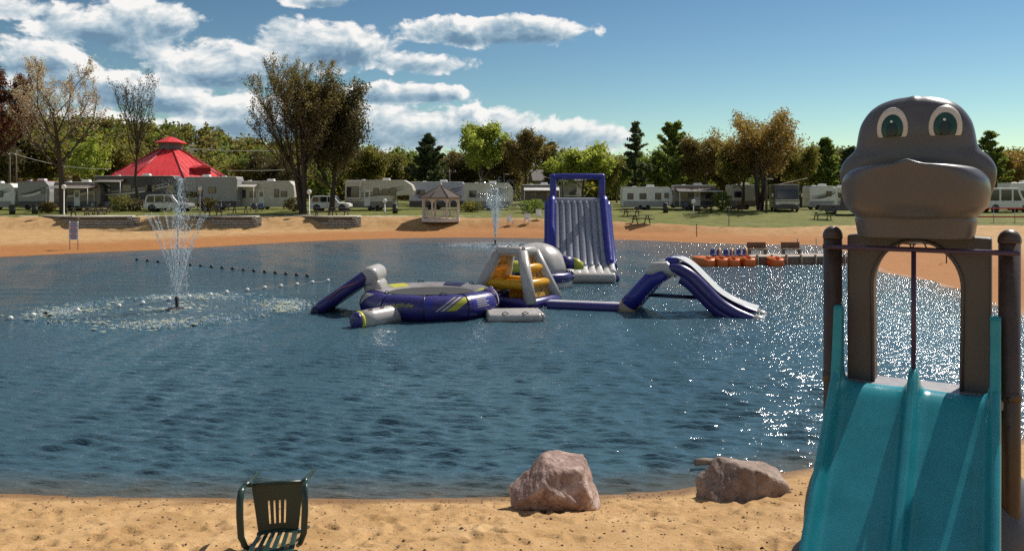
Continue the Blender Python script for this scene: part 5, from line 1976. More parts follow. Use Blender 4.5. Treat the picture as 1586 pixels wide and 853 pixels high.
CREAM = paint('cream_paint', (0.56, 0.51, 0.44))
WHITE = paint('white_paint', (0.72, 0.70, 0.67))
GREYP = paint('grey_paint', (0.30, 0.29, 0.29))
TAUPE = paint('taupe_paint', (0.22, 0.18, 0.15))
DARKP = paint('dark_paint', (0.055, 0.050, 0.052))
MAROON = paint('maroon_paint', (0.30, 0.045, 0.06))
BROWNP = paint('brown_paint', (0.11, 0.075, 0.055))
BLUEP = paint('blue_paint', (0.05, 0.08, 0.22))
GLASS = mat('dark_glass', (0.018, 0.022, 0.028), 0.06, 0.1, 2, spec=0.8)
TYRE = mat('tyre_rubber', (0.018, 0.017, 0.016), 0.8, 0.1, 10)
RIM = mat('wheel_rim', (0.45, 0.45, 0.46), 0.35, 0.06, 8, metal=0.7)
STEEL = mat('galvanised', (0.45, 0.46, 0.47), 0.4, metal=0.6)
AWN = mat('awning_fabric', (0.20, 0.16, 0.14), 0.8, 0.15, 3, trans=0.15)


def wheel(parent, x, y, r, w=0.24, T=None):
    t = MB().tube([(x, y - w / 2, r), (x, y - w / 2 + 0.03, r), (x, y + w / 2 - 0.03, r), (x, y + w / 2, r)], [r * 0.9, r, r, r * 0.9], 20).build('wheel', TYRE, parent)
    MB().tube([(x, y - w / 2 - 0.012, r), (x, y + w / 2 + 0.012, r)], r * 0.56, 14).build('rim', RIM, t)


def camper(name, label, x, d, L, Hh, W=2.45, kind='trailer', rz=0.0, body=CREAM, lower=TAUPE, stripe=BROWNP, windows=(), door=None, awning=None, flip=False, slide=None, swoosh=True, group='campers parked along the lake', cat='camper', roof=WHITE, zoff=0.0):
    """long side faces the lake (local -Y); x runs along the body from -L/2 to L/2"""
    X0 = px(x, d)
    root = thing(name, label, cat, (X0, d, gz(X0, d) + zoff), rz, group)
    s = -1 if flip else 1
    fl = 0.42 if kind != 'motorhome' else 0.34
    h = Hh
    if kind == 'trailer':
        prof = [(-L / 2, fl), (-L / 2, h - 0.15), (-L / 2 + 0.15, h), (L / 2 - 0.55, h), (L / 2 - 0.12, h - 0.45), (L / 2, h - 1.3), (L / 2 - 0.08, fl + 0.3), (L / 2 - 0.5, fl)]
    elif kind == 'fifth':
        k = L / 2 - 2.5
        prof = [(-L / 2, fl), (-L / 2, h - 0.15), (-L / 2 + 0.15, h), (L / 2 - 1.0, h), (L / 2 - 0.25, h - 0.5), (L / 2, h - 1.15), (L / 2 - 0.25, h - 1.7), (k + 0.25, h - 1.8), (k, h - 2.05), (k, fl)]
    elif kind == 'motorhome':
        prof = [(-L / 2, fl + 0.1), (-L / 2, h - 0.12), (-L / 2 + 0.12, h), (L / 2 - 0.35, h), (L / 2 - 0.08, h - 0.35), (L / 2, h - 1.55), (L / 2 - 0.02, fl + 0.25), (L / 2 - 0.3, fl)]
    prof = [(s * a, b) for a, b in prof]
    bd = MB().prism(prof, -W / 2, W / 2).build('body', body, root, bevel=0.06, seg=3)
    # lower skirt band, a few millimetres proud
    lo = [(-L / 2 + 0.05, fl - 0.12), (-L / 2 + 0.05, fl + 0.62), ((L / 2 - 2.52) if kind == 'fifth' else L / 2 - 0.45, fl + 0.62), ((L / 2 - 2.52) if kind == 'fifth' else L / 2 - 0.6, fl - 0.12)]
    MB().prism([(s * a, b) for a, b in lo], -W / 2 - 0.012, W / 2 + 0.012).build('lower_panel', lower, root)
    if swoosh:
        for k, (a, b, c_, e) in enumerate(((-0.45, 0.47, 0.05, 0.60), (-0.12, 0.36, 0.30, 0.74))):
            pts = []
            for q in range(13):
                t = q / 12
                xx = (-0.42 + 0.84 * t) * L * (1 if kind != 'fifth' else 0.86)
                zz = fl + (h - fl) * (0.40 + 0.10 * k + 0.30 * t * t)
                pts.append((xx, zz, 0.05 + 0.16 * math.sin(math.pi * t) * (1 + 0.6 * t)))
            poly = [(s * a_, z_ + w_ / 2) for a_, z_, w_ in pts] + [(s * a_, z_ - w_ / 2) for a_, z_, w_ in reversed(pts)]
            MB().prism(poly, -W / 2 - 0.008 - 0.003 * k, -W / 2 + 0.02).build('swoosh', stripe if k == 0 else lower, bd)
    # roof cap, vents, air conditioner
    xe = L / 2 - (1.0 if kind == 'fifth' else 0.5)
    MB().box((s * (-L / 2 + xe) / 2, 0, h + 0.03), (L / 2 + xe - 0.2, W + 0.06, 0.08)).build('roof', roof, root, bevel=0.03)
    ac = MB().box((s * L * 0.08, 0.1, h + 0.20), (0.95, 0.75, 0.28), taper=(0.86, 0.86)).build('air_conditioner', WHITE, root, bevel=0.05)
    MB().box((-s * L * 0.25, -0.3, h + 0.12), (0.45, 0.45, 0.12), taper=(0.8, 0.8)).build('roof_vent', WHITE, root, bevel=0.02)
    if slide:
        x0, x1, z0, z1, dp = slide
        sl = MB().box(((x0 + x1) / 2, -W / 2 - dp / 2, (z0 + z1) / 2), (x1 - x0, dp, z1 - z0)).build('slide_out', body, root, bevel=0.04)
        MB().box(((x0 + x1) / 2, -W / 2 - dp / 2, z1 + 0.03), (x1 - x0 + 0.1, dp + 0.1, 0.06)).build('slide_out_roof', roof, sl)
    for wd in windows:
        xw, zw, ww, hw_ = wd[:4]
        yy = -W / 2 - 0.02 - (slide[4] if slide and slide[0] < xw < slide[1] else 0)
        f = MB().box((xw, yy, zw), (ww + 0.12, 0.05, hw_ + 0.12)).build('window', DARKP if len(wd) < 5 else wd[4], root, bevel=0.01)
        MB().box((xw, yy - 0.018, zw), (ww, 0.05, hw_)).build('pane', GLASS, f)
    if door is not None:
        yy = -W / 2 - 0.02
        dr = MB().box((door, yy, fl + 1.02), (0.72, 0.06, 1.92)).build('door', WHITE if body is not WHITE else CREAM, root, bevel=0.015)
        MB().box((door, yy - 0.02, fl + 1.45), (0.42, 0.05, 0.62)).build('pane', GLASS, dr)
        MB().box((door + 0.28, yy - 0.05, fl + 0.95), (0.05, 0.06, 0.14)).build('handle', STEEL, dr)
        MB().box((door, yy - 0.3, fl - 0.16), (0.7, 0.5, 0.05)).build('step', STEEL, root)
    if kind == 'motorhome':
        wheel(root, s * (L / 2 - 1.5), -W / 2 + 0.10, 0.46)
        wheel(root, s * (-L / 2 + 2.2), -W / 2 + 0.10, 0.46)
        wheel(root, s * (L / 2 - 1.5), W / 2 - 0.10, 0.46)
        wheel(root, s * (-L / 2 + 2.2), W / 2 - 0.10, 0.46)
    else:
        for q in (-0.45, 0.45):
            wheel(root, s * (-L * 0.08 + q), -W / 2 + 0.12, 0.36)
            wheel(root, s * (-L * 0.08 + q), W / 2 - 0.12, 0.36)
        if kind == 'trailer':
            MB().tube([(s * (L / 2 - 0.2), 0.5, 0.45), (s * (L / 2 + 0.9), 0, 0.45), (s * (L / 2 - 0.2), -0.5, 0.45)], 0.05, 8).build('hitch', DARKP, root)
        else:
            MB().tube([(s * (L / 2 - 2.2), -0.8, 0.05), (s * (L / 2 - 2.2), -0.8, h - 1.8)], 0.06, 8).build('landing_leg', STEEL, root)
            MB().tube([(s * (L / 2 - 2.2), 0.8, 0.05), (s * (L / 2 - 2.2), 0.8, h - 1.8)], 0.06, 8).build('landing_leg', STEEL, root)
    if awning:
        x0, x1, ext, mt = awning
        zt = h - 0.25
        m = MB()
        vs, fs = [], []
        for i_ in range(7):
            t = i_ / 6
            for xx in (x0, x1):
                vs.append((xx, -W / 2 - 0.03 - ext * t, zt - 0.42 * t - 0.10 * math.sin(math.pi * t)))
        for i_ in range(6):
            fs.append((i_ * 2, i_ * 2 + 1, i_ * 2 + 3, i_ * 2 + 2))
        aw = m.add(vs, fs).build('awning', mt, root)
        MB().tube([(x0, -W / 2 - 0.03 - ext, zt - 0.42), (x1, -W / 2 - 0.03 - ext, zt - 0.42)], 0.06, 10).build('awning_roller', WHITE, aw)
        for xx in (x0 + 0.05, x1 - 0.05):
            MB().tube([(xx, -W / 2 - ext, 0.0), (xx, -W / 2 - ext, zt - 0.42)], 0.035, 8).build('awning_post', WHITE, aw)
    return root


def winrow(*a):
    return a


camper('travel_trailer', 'white travel trailer at the left edge of the picture', -8, 99, 6.5, 3.15, body=WHITE, lower=GREYP, stripe=BLUEP, windows=winrow((-1.2, 1.9, 0.9, 0.6), (1.4, 1.9, 0.7, 0.6)))
camper('maroon_camper', 'grey camper with maroon upper panel between the red tree and budding tree', 61, 99, 3.9, 3.45, kind='trailer', body=GREYP, lower=DARKP, stripe=WHITE, windows=winrow((1.2, 2.35, 0.5, 0.5)), roof=MAROON, swoosh=True)
camper('awning_camper', 'dark camper with white-edged awning right of the budding tree', 128, 97, 5.6, 3.3, body=TAUPE, lower=DARKP, stripe=CREAM, windows=winrow((-1.7, 1.9, 0.8, 0.7), (1.6, 2.0, 0.9, 0.6)), door=0.0, awning=(-2.4, 2.5, 2.3, AWN))
camper('dark_motorhome', 'long dark motorhome with pale swooshes below the red roof', 217, 98, 9.9, 4.05, kind='motorhome', body=DARKP, lower=GREYP, stripe=CREAM, roof=CREAM,
       windows=winrow((-3.6, 2.6, 1.1, 0.8), (-1.0, 2.6, 1.0, 0.8), (1.8, 2.6, 1.1, 0.8), (4.2, 2.5, 0.9, 1.0)), awning=(-4.4, -1.2, 1.2, AWN))
camper('grey_fifth_wheel', 'grey trailer with arched white roof right of the dark motorhome', 327, 99, 7.2, 3.95, kind='fifth', body=GREYP, lower=DARKP, stripe=TAUPE, windows=winrow((-0.9, 2.2, 0.6, 1.0), (0.6, 2.4, 0.8, 0.6)), flip=True, swoosh=False)
camper('white_park_trailer', 'pale trailer with two doors partly hidden by the tall twiggy tree', 412, 101, 7.8, 3.45, body=CREAM, lower=CREAM, stripe=TAUPE, windows=winrow((-2.6, 1.9, 0.8, 0.9), (-1.3, 1.85, 0.6, 0.6), (1.7, 2.0, 0.5, 0.9, BLUEP), (2.6, 1.9, 0.7, 0.6, BLUEP)), door=-0.2, awning=(-3.8, -0.6, 1.6, mat('pale_awning', (0.5, 0.46, 0.41), 0.8, trans=0.15)), swoosh=False)
camper('cream_fifth_wheel', 'long pale fifth-wheel camper with large window and slide-out, right of the dense dark tree', 590, 97, 8.2, 3.50, kind='fifth', body=CREAM, lower=TAUPE, stripe=BROWNP,
       windows=winrow((-3.05, 2.15, 1.35, 1.15), (-0.35, 2.2, 0.55, 0.75), (0.75, 2.15, 0.75, 0.65), (1.65, 2.2, 0.6, 0.85)), door=-1.45, slide=(-3.95, -2.15, 1.3, 3.2, 0.5), swoosh=True)
camper('lavender_trailer', 'pale bluish trailer behind the gazebo', 680, 101, 7.2, 3.35, body=paint('lavender_paint', (0.42, 0.42, 0.52)), lower=DARKP, stripe=BLUEP, windows=winrow((-2.2, 2.1, 0.9, 0.5), (1.2, 2.0, 0.8, 0.6)), flip=False)
camper('cream_trailer', 'rounded cream trailer behind the plume fountain', 757, 98, 6.0, 3.15, body=CREAM, lower=TAUPE, stripe=GREYP, windows=winrow((-1.9, 1.9, 0.75, 0.7), (1.1, 2.2, 1.0, 0.7)), door=0.1)
camper('park_model', 'low brown cabin trailer with white awning left of the blue slide', 838, 102, 5.0, 3.0, body=BROWNP, lower=TAUPE, stripe=CREAM, windows=winrow((-1.0, 1.7, 0.8, 0.7), (1.0, 1.7, 0.7, 0.7)), awning=(-2.2, 2.2, 1.6, WHITE), swoosh=False)
camper('white_low_trailer', 'low white trailer just right of the blue slide', 1001, 97, 6.0, 2.65, body=WHITE, lower=GREYP, stripe=TAUPE, windows=winrow((-2.1, 1.6, 0.6, 0.6), (-0.6, 1.6, 0.7, 0.6), (1.2, 1.6, 0.6, 0.7), (2.2, 1.7, 0.4, 0.5)), swoosh=False)
camper('brown_awning_camper', 'dark camper with wide white-trimmed awning under the brown tree', 1075, 96, 5.2, 2.85, body=TAUPE, lower=DARKP, stripe=BROWNP, windows=winrow((-1.4, 1.7, 0.8, 0.6), (1.5, 1.7, 0.8, 0.6)), door=0.1, awning=(-2.5, 2.5, 2.4, paint('brown_awning', (0.10, 0.07, 0.06), 0.8)))
camper('pale_trailer', 'pale trailer end seen behind the trunks of the big olive tree', 1150, 99, 3.6, 2.9, body=CREAM, lower=TAUPE, stripe=GREYP, windows=winrow((-0.9, 1.8, 0.8, 0.6),), swoosh=False)
camper('swirl_trailer', 'white trailer with dark swirls right of the motorhome', 1270, 97, 3.4, 2.75, body=WHITE, lower=GREYP, stripe=DARKP, windows=winrow((0.6, 1.9, 0.5, 0.5),))
camper('small_pale_trailer', 'small pale trailer next to the pickup left of the play head', 1300, 101, 3.2, 2.6, body=CREAM, lower=GREYP, stripe=TAUPE, windows=winrow((-0.5, 1.7, 0.6, 0.5),), swoosh=False)
camper('white_edge_trailer', 'white trailer at the right edge behind the red van', 1583, 94, 4.4, 3.1, body=WHITE, lower=GREYP, stripe=BLUEP, windows=winrow((-0.9, 1.9, 0.8, 0.6),))


# motorhome with its front turned to the lake
def motorhome_front():
    d = 88
    X0 = px(1219, d)
    root = thing('motorhome', 'dark motorhome facing the lake with wide windscreen under the olive trees', 'motorhome', (X0, d, gz(X0, d)), R(-14), 'campers parked along the lake')
    W, L, h, f = 2.55, 9.0, 2.95, 0.32
    prof = [(-0.02, f + 0.15), (-0.06, 1.25), (0.0, 1.35), (0.28, h - 0.35), (0.55, h), (L, h), (L, f)]
    MB().prism([(a, b) for a, b in prof], -W / 2, W / 2, plane='yz').build('body', paint('bronze_paint', (0.10, 0.085, 0.070)), root, bevel=0.07, seg=3)
    MB().box((0, L / 2 + 0.3, h + 0.03), (W + 0.05, L - 0.6, 0.07)).build('roof', CREAM, root, bevel=0.02)
    fr = MB().add([(-1.12, -0.03, 1.42), (1.12, -0.03, 1.42), (1.06, 0.20, 2.50), (-1.06, 0.20, 2.50)], [(0, 1, 2, 3)]).add([(-1.12, 0.1, 1.42), (1.12, 0.1, 1.42), (1.06, 0.33, 2.50), (-1.06, 0.33, 2.50)], [(0, 1, 2, 3)]).build('windscreen_frame', DARKP, root)
    MB().box((0, 0, 0), (2.1, 0.03, 0.98)).build('windscreen', GLASS, root).matrix_local = Matrix.Translation((0, 0.045, 1.96)) @ Matrix.Rotation(R(-12), 4, 'X')
    MB().box((0, -0.05, 1.28), (2.45, 0.10, 0.14)).build('wiper_panel', CREAM, root, bevel=0.03)
    MB().box((0, -0.06, 0.98), (2.46, 0.10, 0.34)).build('front_band', CREAM, root, bevel=0.05)
    MB().box((0, -0.075, 0.72), (1.2, 0.08, 0.28)).build('grille', DARKP, root, bevel=0.02)
    MB().box((0, -0.10, 0.42), (2.5, 0.22, 0.30)).build('bumper', DARKP, root, bevel=0.06)
    for sx in (-1, 1):
        MB().ell((sx * 0.98, -0.10, 0.86), (0.18, 0.06, 0.12), 14, 8).build('headlight', mat('lamp_lens', (0.7, 0.7, 0.66), 0.1, 0.02), root)
        a = MB().tube([(sx * 1.25, 0.1, 2.2), (sx * 1.50, -0.05, 2.0)], 0.025, 8).build('mirror_arm', DARKP, root)
        MB().box((sx * 1.52, -0.05, 1.82), (0.16, 0.10, 0.36)).build('mirror', CREAM, a, bevel=0.03)
        m = MB()
        for (y0, y1) in ((0.7, 1.5),):
            m.box((sx * (W / 2 + 0.01), (y0 + y1) / 2, 1.95), (0.04, y1 - y0, 0.8))
        m.build('side_window', GLASS, root)
        MB().box((sx * (W / 2 + 0.01), 3.6, 1.95), (0.04, 1.2, 0.6)).build('side_window', GLASS, root)
        wheel_side(root, sx * (W / 2 - 0.14), 1.2, 0.45)
        wheel_side(root, sx * (W / 2 - 0.14), 6.4, 0.45)
        MB().box((sx * (W / 2 + 0.012), 5.2, 1.15), (0.03, 7.2, 0.16)).build('stripe', CREAM, root)


def wheel_side(parent, x, y, r, w=0.26):
    t = MB().tube([(x - w / 2, y, r), (x - w / 2 + 0.03, y, r), (x + w / 2 - 0.03, y, r), (x + w / 2, y, r)], [r * 0.9, r, r, r * 0.9], 20).build('wheel', TYRE, parent)
    MB().tube([(x - w / 2 - 0.012, y, r), (x + w / 2 + 0.012, y, r)], r * 0.56, 14).build('rim', RIM, t)


motorhome_front()


# ---- cars
def car(name, label, cat, x, d, kind, paintm, rz=0.0, flip=False, L=4.8, group='vehicles parked by the campers', Hh=1.75):
    X0 = px(x, d)
    root = thing(name, label, cat, (X0, d, gz(X0, d)), rz, group)
    s = -1 if flip else 1
    W = 1.85
    h = Hh
    if kind == 'suv':
        low = [(-0.5, 0.32), (-0.5, 0.92), (-0.47, 1.02), (0.22, 1.04), (0.44, 0.96), (0.495, 0.80), (0.5, 0.34)]
        cab = [(-0.485, 1.0), (-0.44, h - 0.10), (-0.38, h), (0.02, h), (0.11, h - 0.06), (0.25, 1.03)]
        wins = [[(-0.44, 1.08), (-0.405, h - 0.16), (-0.27, h - 0.12), (-0.27, 1.08)], [(-0.25, 1.08), (-0.25, h - 0.12), (-0.06, h - 0.12), (-0.06, 1.08)], [(-0.04, 1.08), (-0.04, h - 0.12), (0.06, h - 0.14), (0.17, 1.08)]]
    elif kind == 'pickup':
        low = [(-0.5, 0.42), (-0.5, 1.06), (-0.12, 1.06), (-0.10, 1.10), (0.22, 1.12), (0.45, 1.06), (0.495, 0.92), (0.5, 0.42)]
        cab = [(-0.115, 1.06), (-0.10, h - 0.06), (-0.07, h), (0.06, h), (0.12, h - 0.05), (0.22, 1.10)]
        wins = [[(-0.085, 1.15), (-0.08, h - 0.12), (0.02, h - 0.11), (0.02, 1.15)], [(0.03, 1.15), (0.03, h - 0.11), (0.085, h - 0.13), (0.17, 1.15)]]
    else:   # van
        low = [(-0.5, 0.36), (-0.5, 1.15), (0.30, 1.15), (0.46, 1.02), (0.5, 0.82), (0.5, 0.38)]
        cab = [(-0.5, 1.12), (-0.49, h - 0.1), (-0.46, h), (0.16, h), (0.20, h - 0.06), (0.32, 1.14)]
        wins = [[(-0.44, 1.22), (-0.44, h - 0.18), (-0.22, h - 0.18), (-0.22, 1.22)], [(-0.18, 1.22), (-0.18, h - 0.18), (0.04, h - 0.18), (0.04, 1.22)], [(0.08, 1.22), (0.08, h - 0.18), (0.16, h - 0.20), (0.25, 1.22)]]
    sc = lambda P: [(s * a * L, b) for a, b in P]
    bd = MB().prism(sc(low), -W / 2, W / 2).build('body', paintm, root, bevel=0.07, seg=3)
    MB().prism(sc(cab), -W / 2 + 0.10, W / 2 - 0.10).build('cabin', paintm, root, bevel=0.06, seg=3)
    for w in wins:
        for y in (-W / 2 + 0.10, W / 2 - 0.10):
            MB().prism(sc(w), y - 0.012, y + 0.012).build('side_window', GLASS, root)
    # front and rear glass
    xf = [p for p in cab if p[0] > 0][-2:]
    (a0, z0), (a1, z1) = xf[0], xf[1]
    m = MB()
    m.add([(s * (a0 * L + 0.02), -0.72, z0 - 0.02), (s * (a0 * L + 0.02), 0.72, z0 - 0.02), (s * (a1 * L - 0.02), 0.76, z1 + 0.06), (s * (a1 * L - 0.02), -0.76, z1 + 0.06)], [(0, 1, 2, 3)])
    m.build('windscreen', GLASS, root)
    for xx in (-0.31, 0.33):
        for y in (-W / 2 + 0.11, W / 2 - 0.11):
            wheel(root, s * xx * L, y, 0.37 if kind != 'pickup' else 0.42)
            MB().tube([(s * xx * L, y - 0.135, 0.40), (s * xx * L, y + 0.135, 0.40)], 0.44, 18).build('wheel_arch', DARKP, root)
    for y in (-0.7, 0.7):
        MB().box((s * (0.49 * L), y, 0.82), (0.10, 0.30, 0.14)).build('headlight', mat('lamp_lens', (0.7, 0.7, 0.66), 0.1, 0.02), root, bevel=0.02)
        MB().box((s * (-0.497 * L), y, 0.92), (0.06, 0.22, 0.20)).build('tail_light', mat('red_lens', (0.35, 0.02, 0.02), 0.2), root, bevel=0.02)
    MB().box((s * 0.5 * L, 0, 0.46), (0.14, W - 0.1, 0.20)).build('bumper', DARKP, root, bevel=0.04)
    MB().box((s * -0.5 * L, 0, 0.46), (0.14, W - 0.1, 0.20)).build('bumper', DARKP, root, bevel=0.04)
    return root


SILVERP = mat('silver_car_paint', (0.42, 0.43, 0.45), 0.25, 0.05, 2, metal=0.4)
car('parked_suv', 'silver car parked before the dark motorhome by the tall fountain', 'car', 262, 93, 'suv', SILVERP, R(3), L=5.2, Hh=1.95)
car('parked_suv', 'white and dark car parked between the trunks of the tall trees', 'car', 513, 93, 'suv', WHITE, R(-3), L=4.6, Hh=1.8)
car('pickup_truck', 'black pickup truck left of the play head', 'pickup', 1313, 84, 'pickup', DARKP, R(-12), L=5.4, Hh=1.9)
car('parked_van', 'pale van parked right of the play head', 'van', 1556, 88, 'van', WHITE, R(4), L=5.4, Hh=2.6)

# red barrier tape fence at the right
rb = thing('barrier_fence', 'low barrier with two red strips right of the play head', 'fence', (px(1556, 76), 76, gz(px(1556, 76), 76)), 0)
for z in (0.55, 1.35):
    MB().box((0, 0, z), (6.4, 0.05, 0.13)).build('red_strip', mat('red_strip', (0.50, 0.05, 0.045), 0.5), rb)
for x in (-3.0, -1.0, 1.0, 3.0):
    MB().tube([(x, 0.06, 0), (x, 0.06, 1.5)], 0.035, 8).build('post', STEEL, rb)


# ---- red-roofed pavilion
def pavilion():
    d = 128
    X0 = px(264, d)
    g0 = gz(X0, d)
    root = thing('pavilion', 'large pavilion with bright red hipped metal roof and cupola', 'pavilion', (X0, d, g0), R(12))
    red = mat('red_metal_roof', (0.66, 0.045, 0.05), 0.42, 0.07, 0.6, spec=0.4)
    red2 = mat('red_roof_ridge', (0.32, 0.022, 0.022), 0.45, 0.07, 0.6)
    wall = paint('beige_wall', (0.36, 0.32, 0.27), 0.7)
    ze, zr, zt = pz(279, d) - g0, pz(232, d) - g0, pz(212, d) - g0
    Rr, N = 9.7, 8
    P = lambda r, z, k, o=0.5: Vector((r * math.sin(2 * math.pi * (k + o) / N) * 1.0, -r * math.cos(2 * math.pi * (k + o) / N), z))
    for k in range(N):
        a, b = P(Rr, ze, k), P(Rr, ze, k + 1)
        c, e = P(1.7, zr, k + 1), P(1.7, zr, k)
        dn = Vector((0, 0, -0.16))
        m = MB().add([a, b, c, e, a + dn, b + dn, c + dn, e + dn], [(0, 1, 2, 3), (7, 6, 5, 4), (0, 4, 5, 1), (1, 5, 6, 2), (2, 6, 7, 3), (3, 7, 4, 0)])
        rp = m.build('roof_panel', red, root)
        # standing seams
        for q in range(1, 9):
            t = q / 9
            lo = a * (1 - t) + b * t
            w = 1 - abs(2 * t - 1)
            mid = (e + c) / 2
            hi_f = min(1.0, w * 1.25 + 0.02)
            slope = ((e + c) / 2 - (a + b) / 2)
            hi = lo + slope * hi_f * 0.98
            MB().tube([lo + Vector((0, 0, 0.02)), hi + Vector((0, 0, 0.02))], 0.018, 5).build('seam', red, rp)
        MB().tube([a + Vector((0, 0, 0.04)), e + Vector((0, 0, 0.04))], 0.11, 6).build('ridge_cap', red2, root)
        # posts and low walls
        pa, pb = P(Rr - 0.9, 0, k), P(Rr - 0.9, 0, k + 1)
        MB().box((pa.x, pa.y, (ze - 0.2) / 2), (0.3, 0.3, ze - 0.2)).build('post', wall, root)
        mid = (pa + pb) / 2
        T = Matrix.Translation((mid.x, mid.y, 0.6)) @ Matrix.Rotation(math.atan2(pb.y - pa.y, pb.x - pa.x), 4, 'Z')
        MB().box((0, 0, 0), ((pb - pa).length - 0.3, 0.2, 1.2), 0, T).build('low_wall', wall, root)
        MB().box((0, 0, ze - 1.2), ((pb - pa).length - 0.3, 0.25, 0.7), 0, T).build('header_beam', wall, root)
    cup = MB()
    for k in range(N):
        pass
    lv = MB().tube([(0, 0, zr - 0.3), (0, 0, zr + 1.0)], 1.75, N, smooth=False).build('cupola', paint('grey_louvre', (0.22, 0.20, 0.19), 0.7), root)
    for q in range(5):
        MB().tube([(0, 0, zr + 0.05 + q * 0.2), (0, 0, zr + 0.11 + q * 0.2)], [1.84, 1.78], N, smooth=False).build('louvre', paint('grey_louvre', (0.22, 0.20, 0.19), 0.7), lv)
    MB().tube([(0, 0, zr + 1.0), (0, 0, zr + 1.12), (0, 0, zt)], [2.45, 2.45, 0.25], N, smooth=False).build('cupola_roof', red, root)
    # dormer on the right
    T = Matrix.Translation((5.6, -5.2, ze + 0.3)) @ Matrix.Rotation(R(40), 4, 'Z')
    dm = MB().prism([(-1.2, 0), (-1.2, 1.5), (1.2, 1.5), (1.2, 0)], -0.4, 2.4, T=T).build('dormer', red2, root)
    MB().prism([(-1.4, 1.5), (0, 2.0), (1.4, 1.5)], -0.6, 2.6, T=T).build('dormer_roof', red, dm)


pavilion()


# ---- white house behind the blue slide
def house():
    d = 128
    X0 = px(866, d)
    g0 = gz(X0, d)
    root = thing('white_house', 'two-storey pale house with grey gable roof seen through the slide frame', 'house', (X0, d, g0), R(5))
    w, dp = 7.6, 6.0
    zt = pz(281, d) - g0
    zr = pz(262, d) - g0
    wl = paint('pale_siding', (0.52, 0.49, 0.44), 0.7)
    MB().box((0, dp / 2, zt / 2), (w, dp, zt)).build('wall', wl, root)
    for k in range(9):
        MB().box((0, -0.02, 0.3 + k * zt / 9.2), (w + 0.02, 0.03, 0.04)).build('siding_board', wl, root)
    rf = mat('grey_shingle', (0.16, 0.14, 0.13), 0.9, 0.2, 4)
    MB().prism([(-0.6, zt - 0.1), (-0.6, zt + 0.1), (dp / 2, zr), (dp + 0.6, zt + 0.1), (dp + 0.6, zt - 0.1)], -w / 2 - 0.5, w / 2 + 0.5, plane='yz').build('roof', rf, root)
    for xx in (-2.3, 0.1, 2.4):
        for zz in (zt - 1.15, zt - 3.6):
            f = MB().box((xx, -0.05, zz), (1.05, 0.1, 1.25)).build('window', WHITE, root)
            MB().box((xx, -0.09, zz), (0.85, 0.06, 1.05)).build('pane', GLASS, f)
    MB().box((0, -0.9, zt - 2.3), (w + 0.4, 1.7, 0.16)).build('balcony', WHITE, root)
    MB().box((w / 2 - 1.6, -0.06, 1.05), (0.95, 0.1, 2.1)).build('door', BROWNP, root)


house()


# ---- gazebo
def gazebo():
    d = 79.5
    X0 = px(683, d)
    g0 = gz(X0, d)
    root = thing('gazebo', 'small pale wooden gazebo with shingled roof at the lawn edge', 'gazebo', (X0, d, g0 - 0.15), R(22.5))
    wd = paint('weathered_white_wood', (0.62, 0.57, 0.50), 0.75)
    rf = mat('brown_shingle', (0.085, 0.065, 0.055), 0.9, 0.25, 4, bump=0.4)
    N, Rr = 8, 1.85
    P = lambda r, z, k: Vector((r * math.cos(2 * math.pi * k / N), r * math.sin(2 * math.pi * k / N), z))
    MB().tube([(0, 0, 0.0), (0, 0, 0.34)], Rr + 0.15, N, smooth=False).build('platform', wd, root)
    ze, zt = 2.45, 3.60
    for k in range(N):
        p = P(Rr, 0, k)
        MB().box((p.x, p.y, 0.34 + (ze - 0.34) / 2), (0.14, 0.14, ze - 0.34)).build('post', wd, root)
        a, b = P(Rr, 0, k), P(Rr, 0, k + 1)
        mid = (a + b) / 2
        T = Matrix.Translation((mid.x, mid.y, 0)) @ Matrix.Rotation(math.atan2(b.y - a.y, b.x - a.x), 4, 'Z')
        LL = (b - a).length - 0.14
        if k != 6:
            MB().box((0, 0, 1.12), (LL, 0.08, 0.08), 0, T).build('hand_rail', wd, root)
            MB().box((0, 0, 0.50), (LL, 0.06, 0.06), 0, T).build('bottom_rail', wd, root)
            for q in range(6):
                MB().box((-LL / 2 + (q + 0.5) * LL / 6, 0, 0.81), (0.05, 0.04, 0.58), 0, T).build('baluster', wd, root)
        MB().box((0, 0, ze - 0.12), (LL, 0.08, 0.24), 0, T).build('frieze', wd, root)
        for sx in (-1, 1):
            MB().prism([(sx * LL / 2, ze - 0.24), (sx * LL / 2, ze - 0.62), (sx * (LL / 2 - 0.34), ze - 0.24)], -0.03, 0.03, T=T).build('bracket', wd, root)
        a, b = P(Rr + 0.42, ze - 0.06, k), P(Rr + 0.42, ze - 0.06, k + 1)
        t_ = Vector((0, 0, zt))
        dn = Vector((0, 0, -0.07))
        MB().add([a, b, t_, a + dn, b + dn, t_ + dn], [(0, 1, 2), (5, 4, 3), (0, 3, 4, 1), (1, 4, 5, 2), (2, 5, 3, 0)]).build('roof_panel', rf, root)
        MB().tube([a + Vector((0, 0, 0.02)), t_ + Vector((0, 0, 0.02))], 0.045, 5).build('hip_cap', rf, root)
    MB().tube([(0, 0, zt - 0.05), (0, 0, zt + 0.12), (0, 0, zt + 0.30)], [0.14, 0.10, 0.02], 8).build('finial', wd, root)


gazebo()

# ---- terraces with stone block faces
BLOCK = mat('grey_stone_block', (0.30, 0.275, 0.245), 0.9, 0.22, 3, bump=0.5, dirt=(0.16, 0.13, 0.10))
CAPST = mat('pale_capstone', (0.50, 0.46, 0.40), 0.85, 0.15, 3)
TERR = []


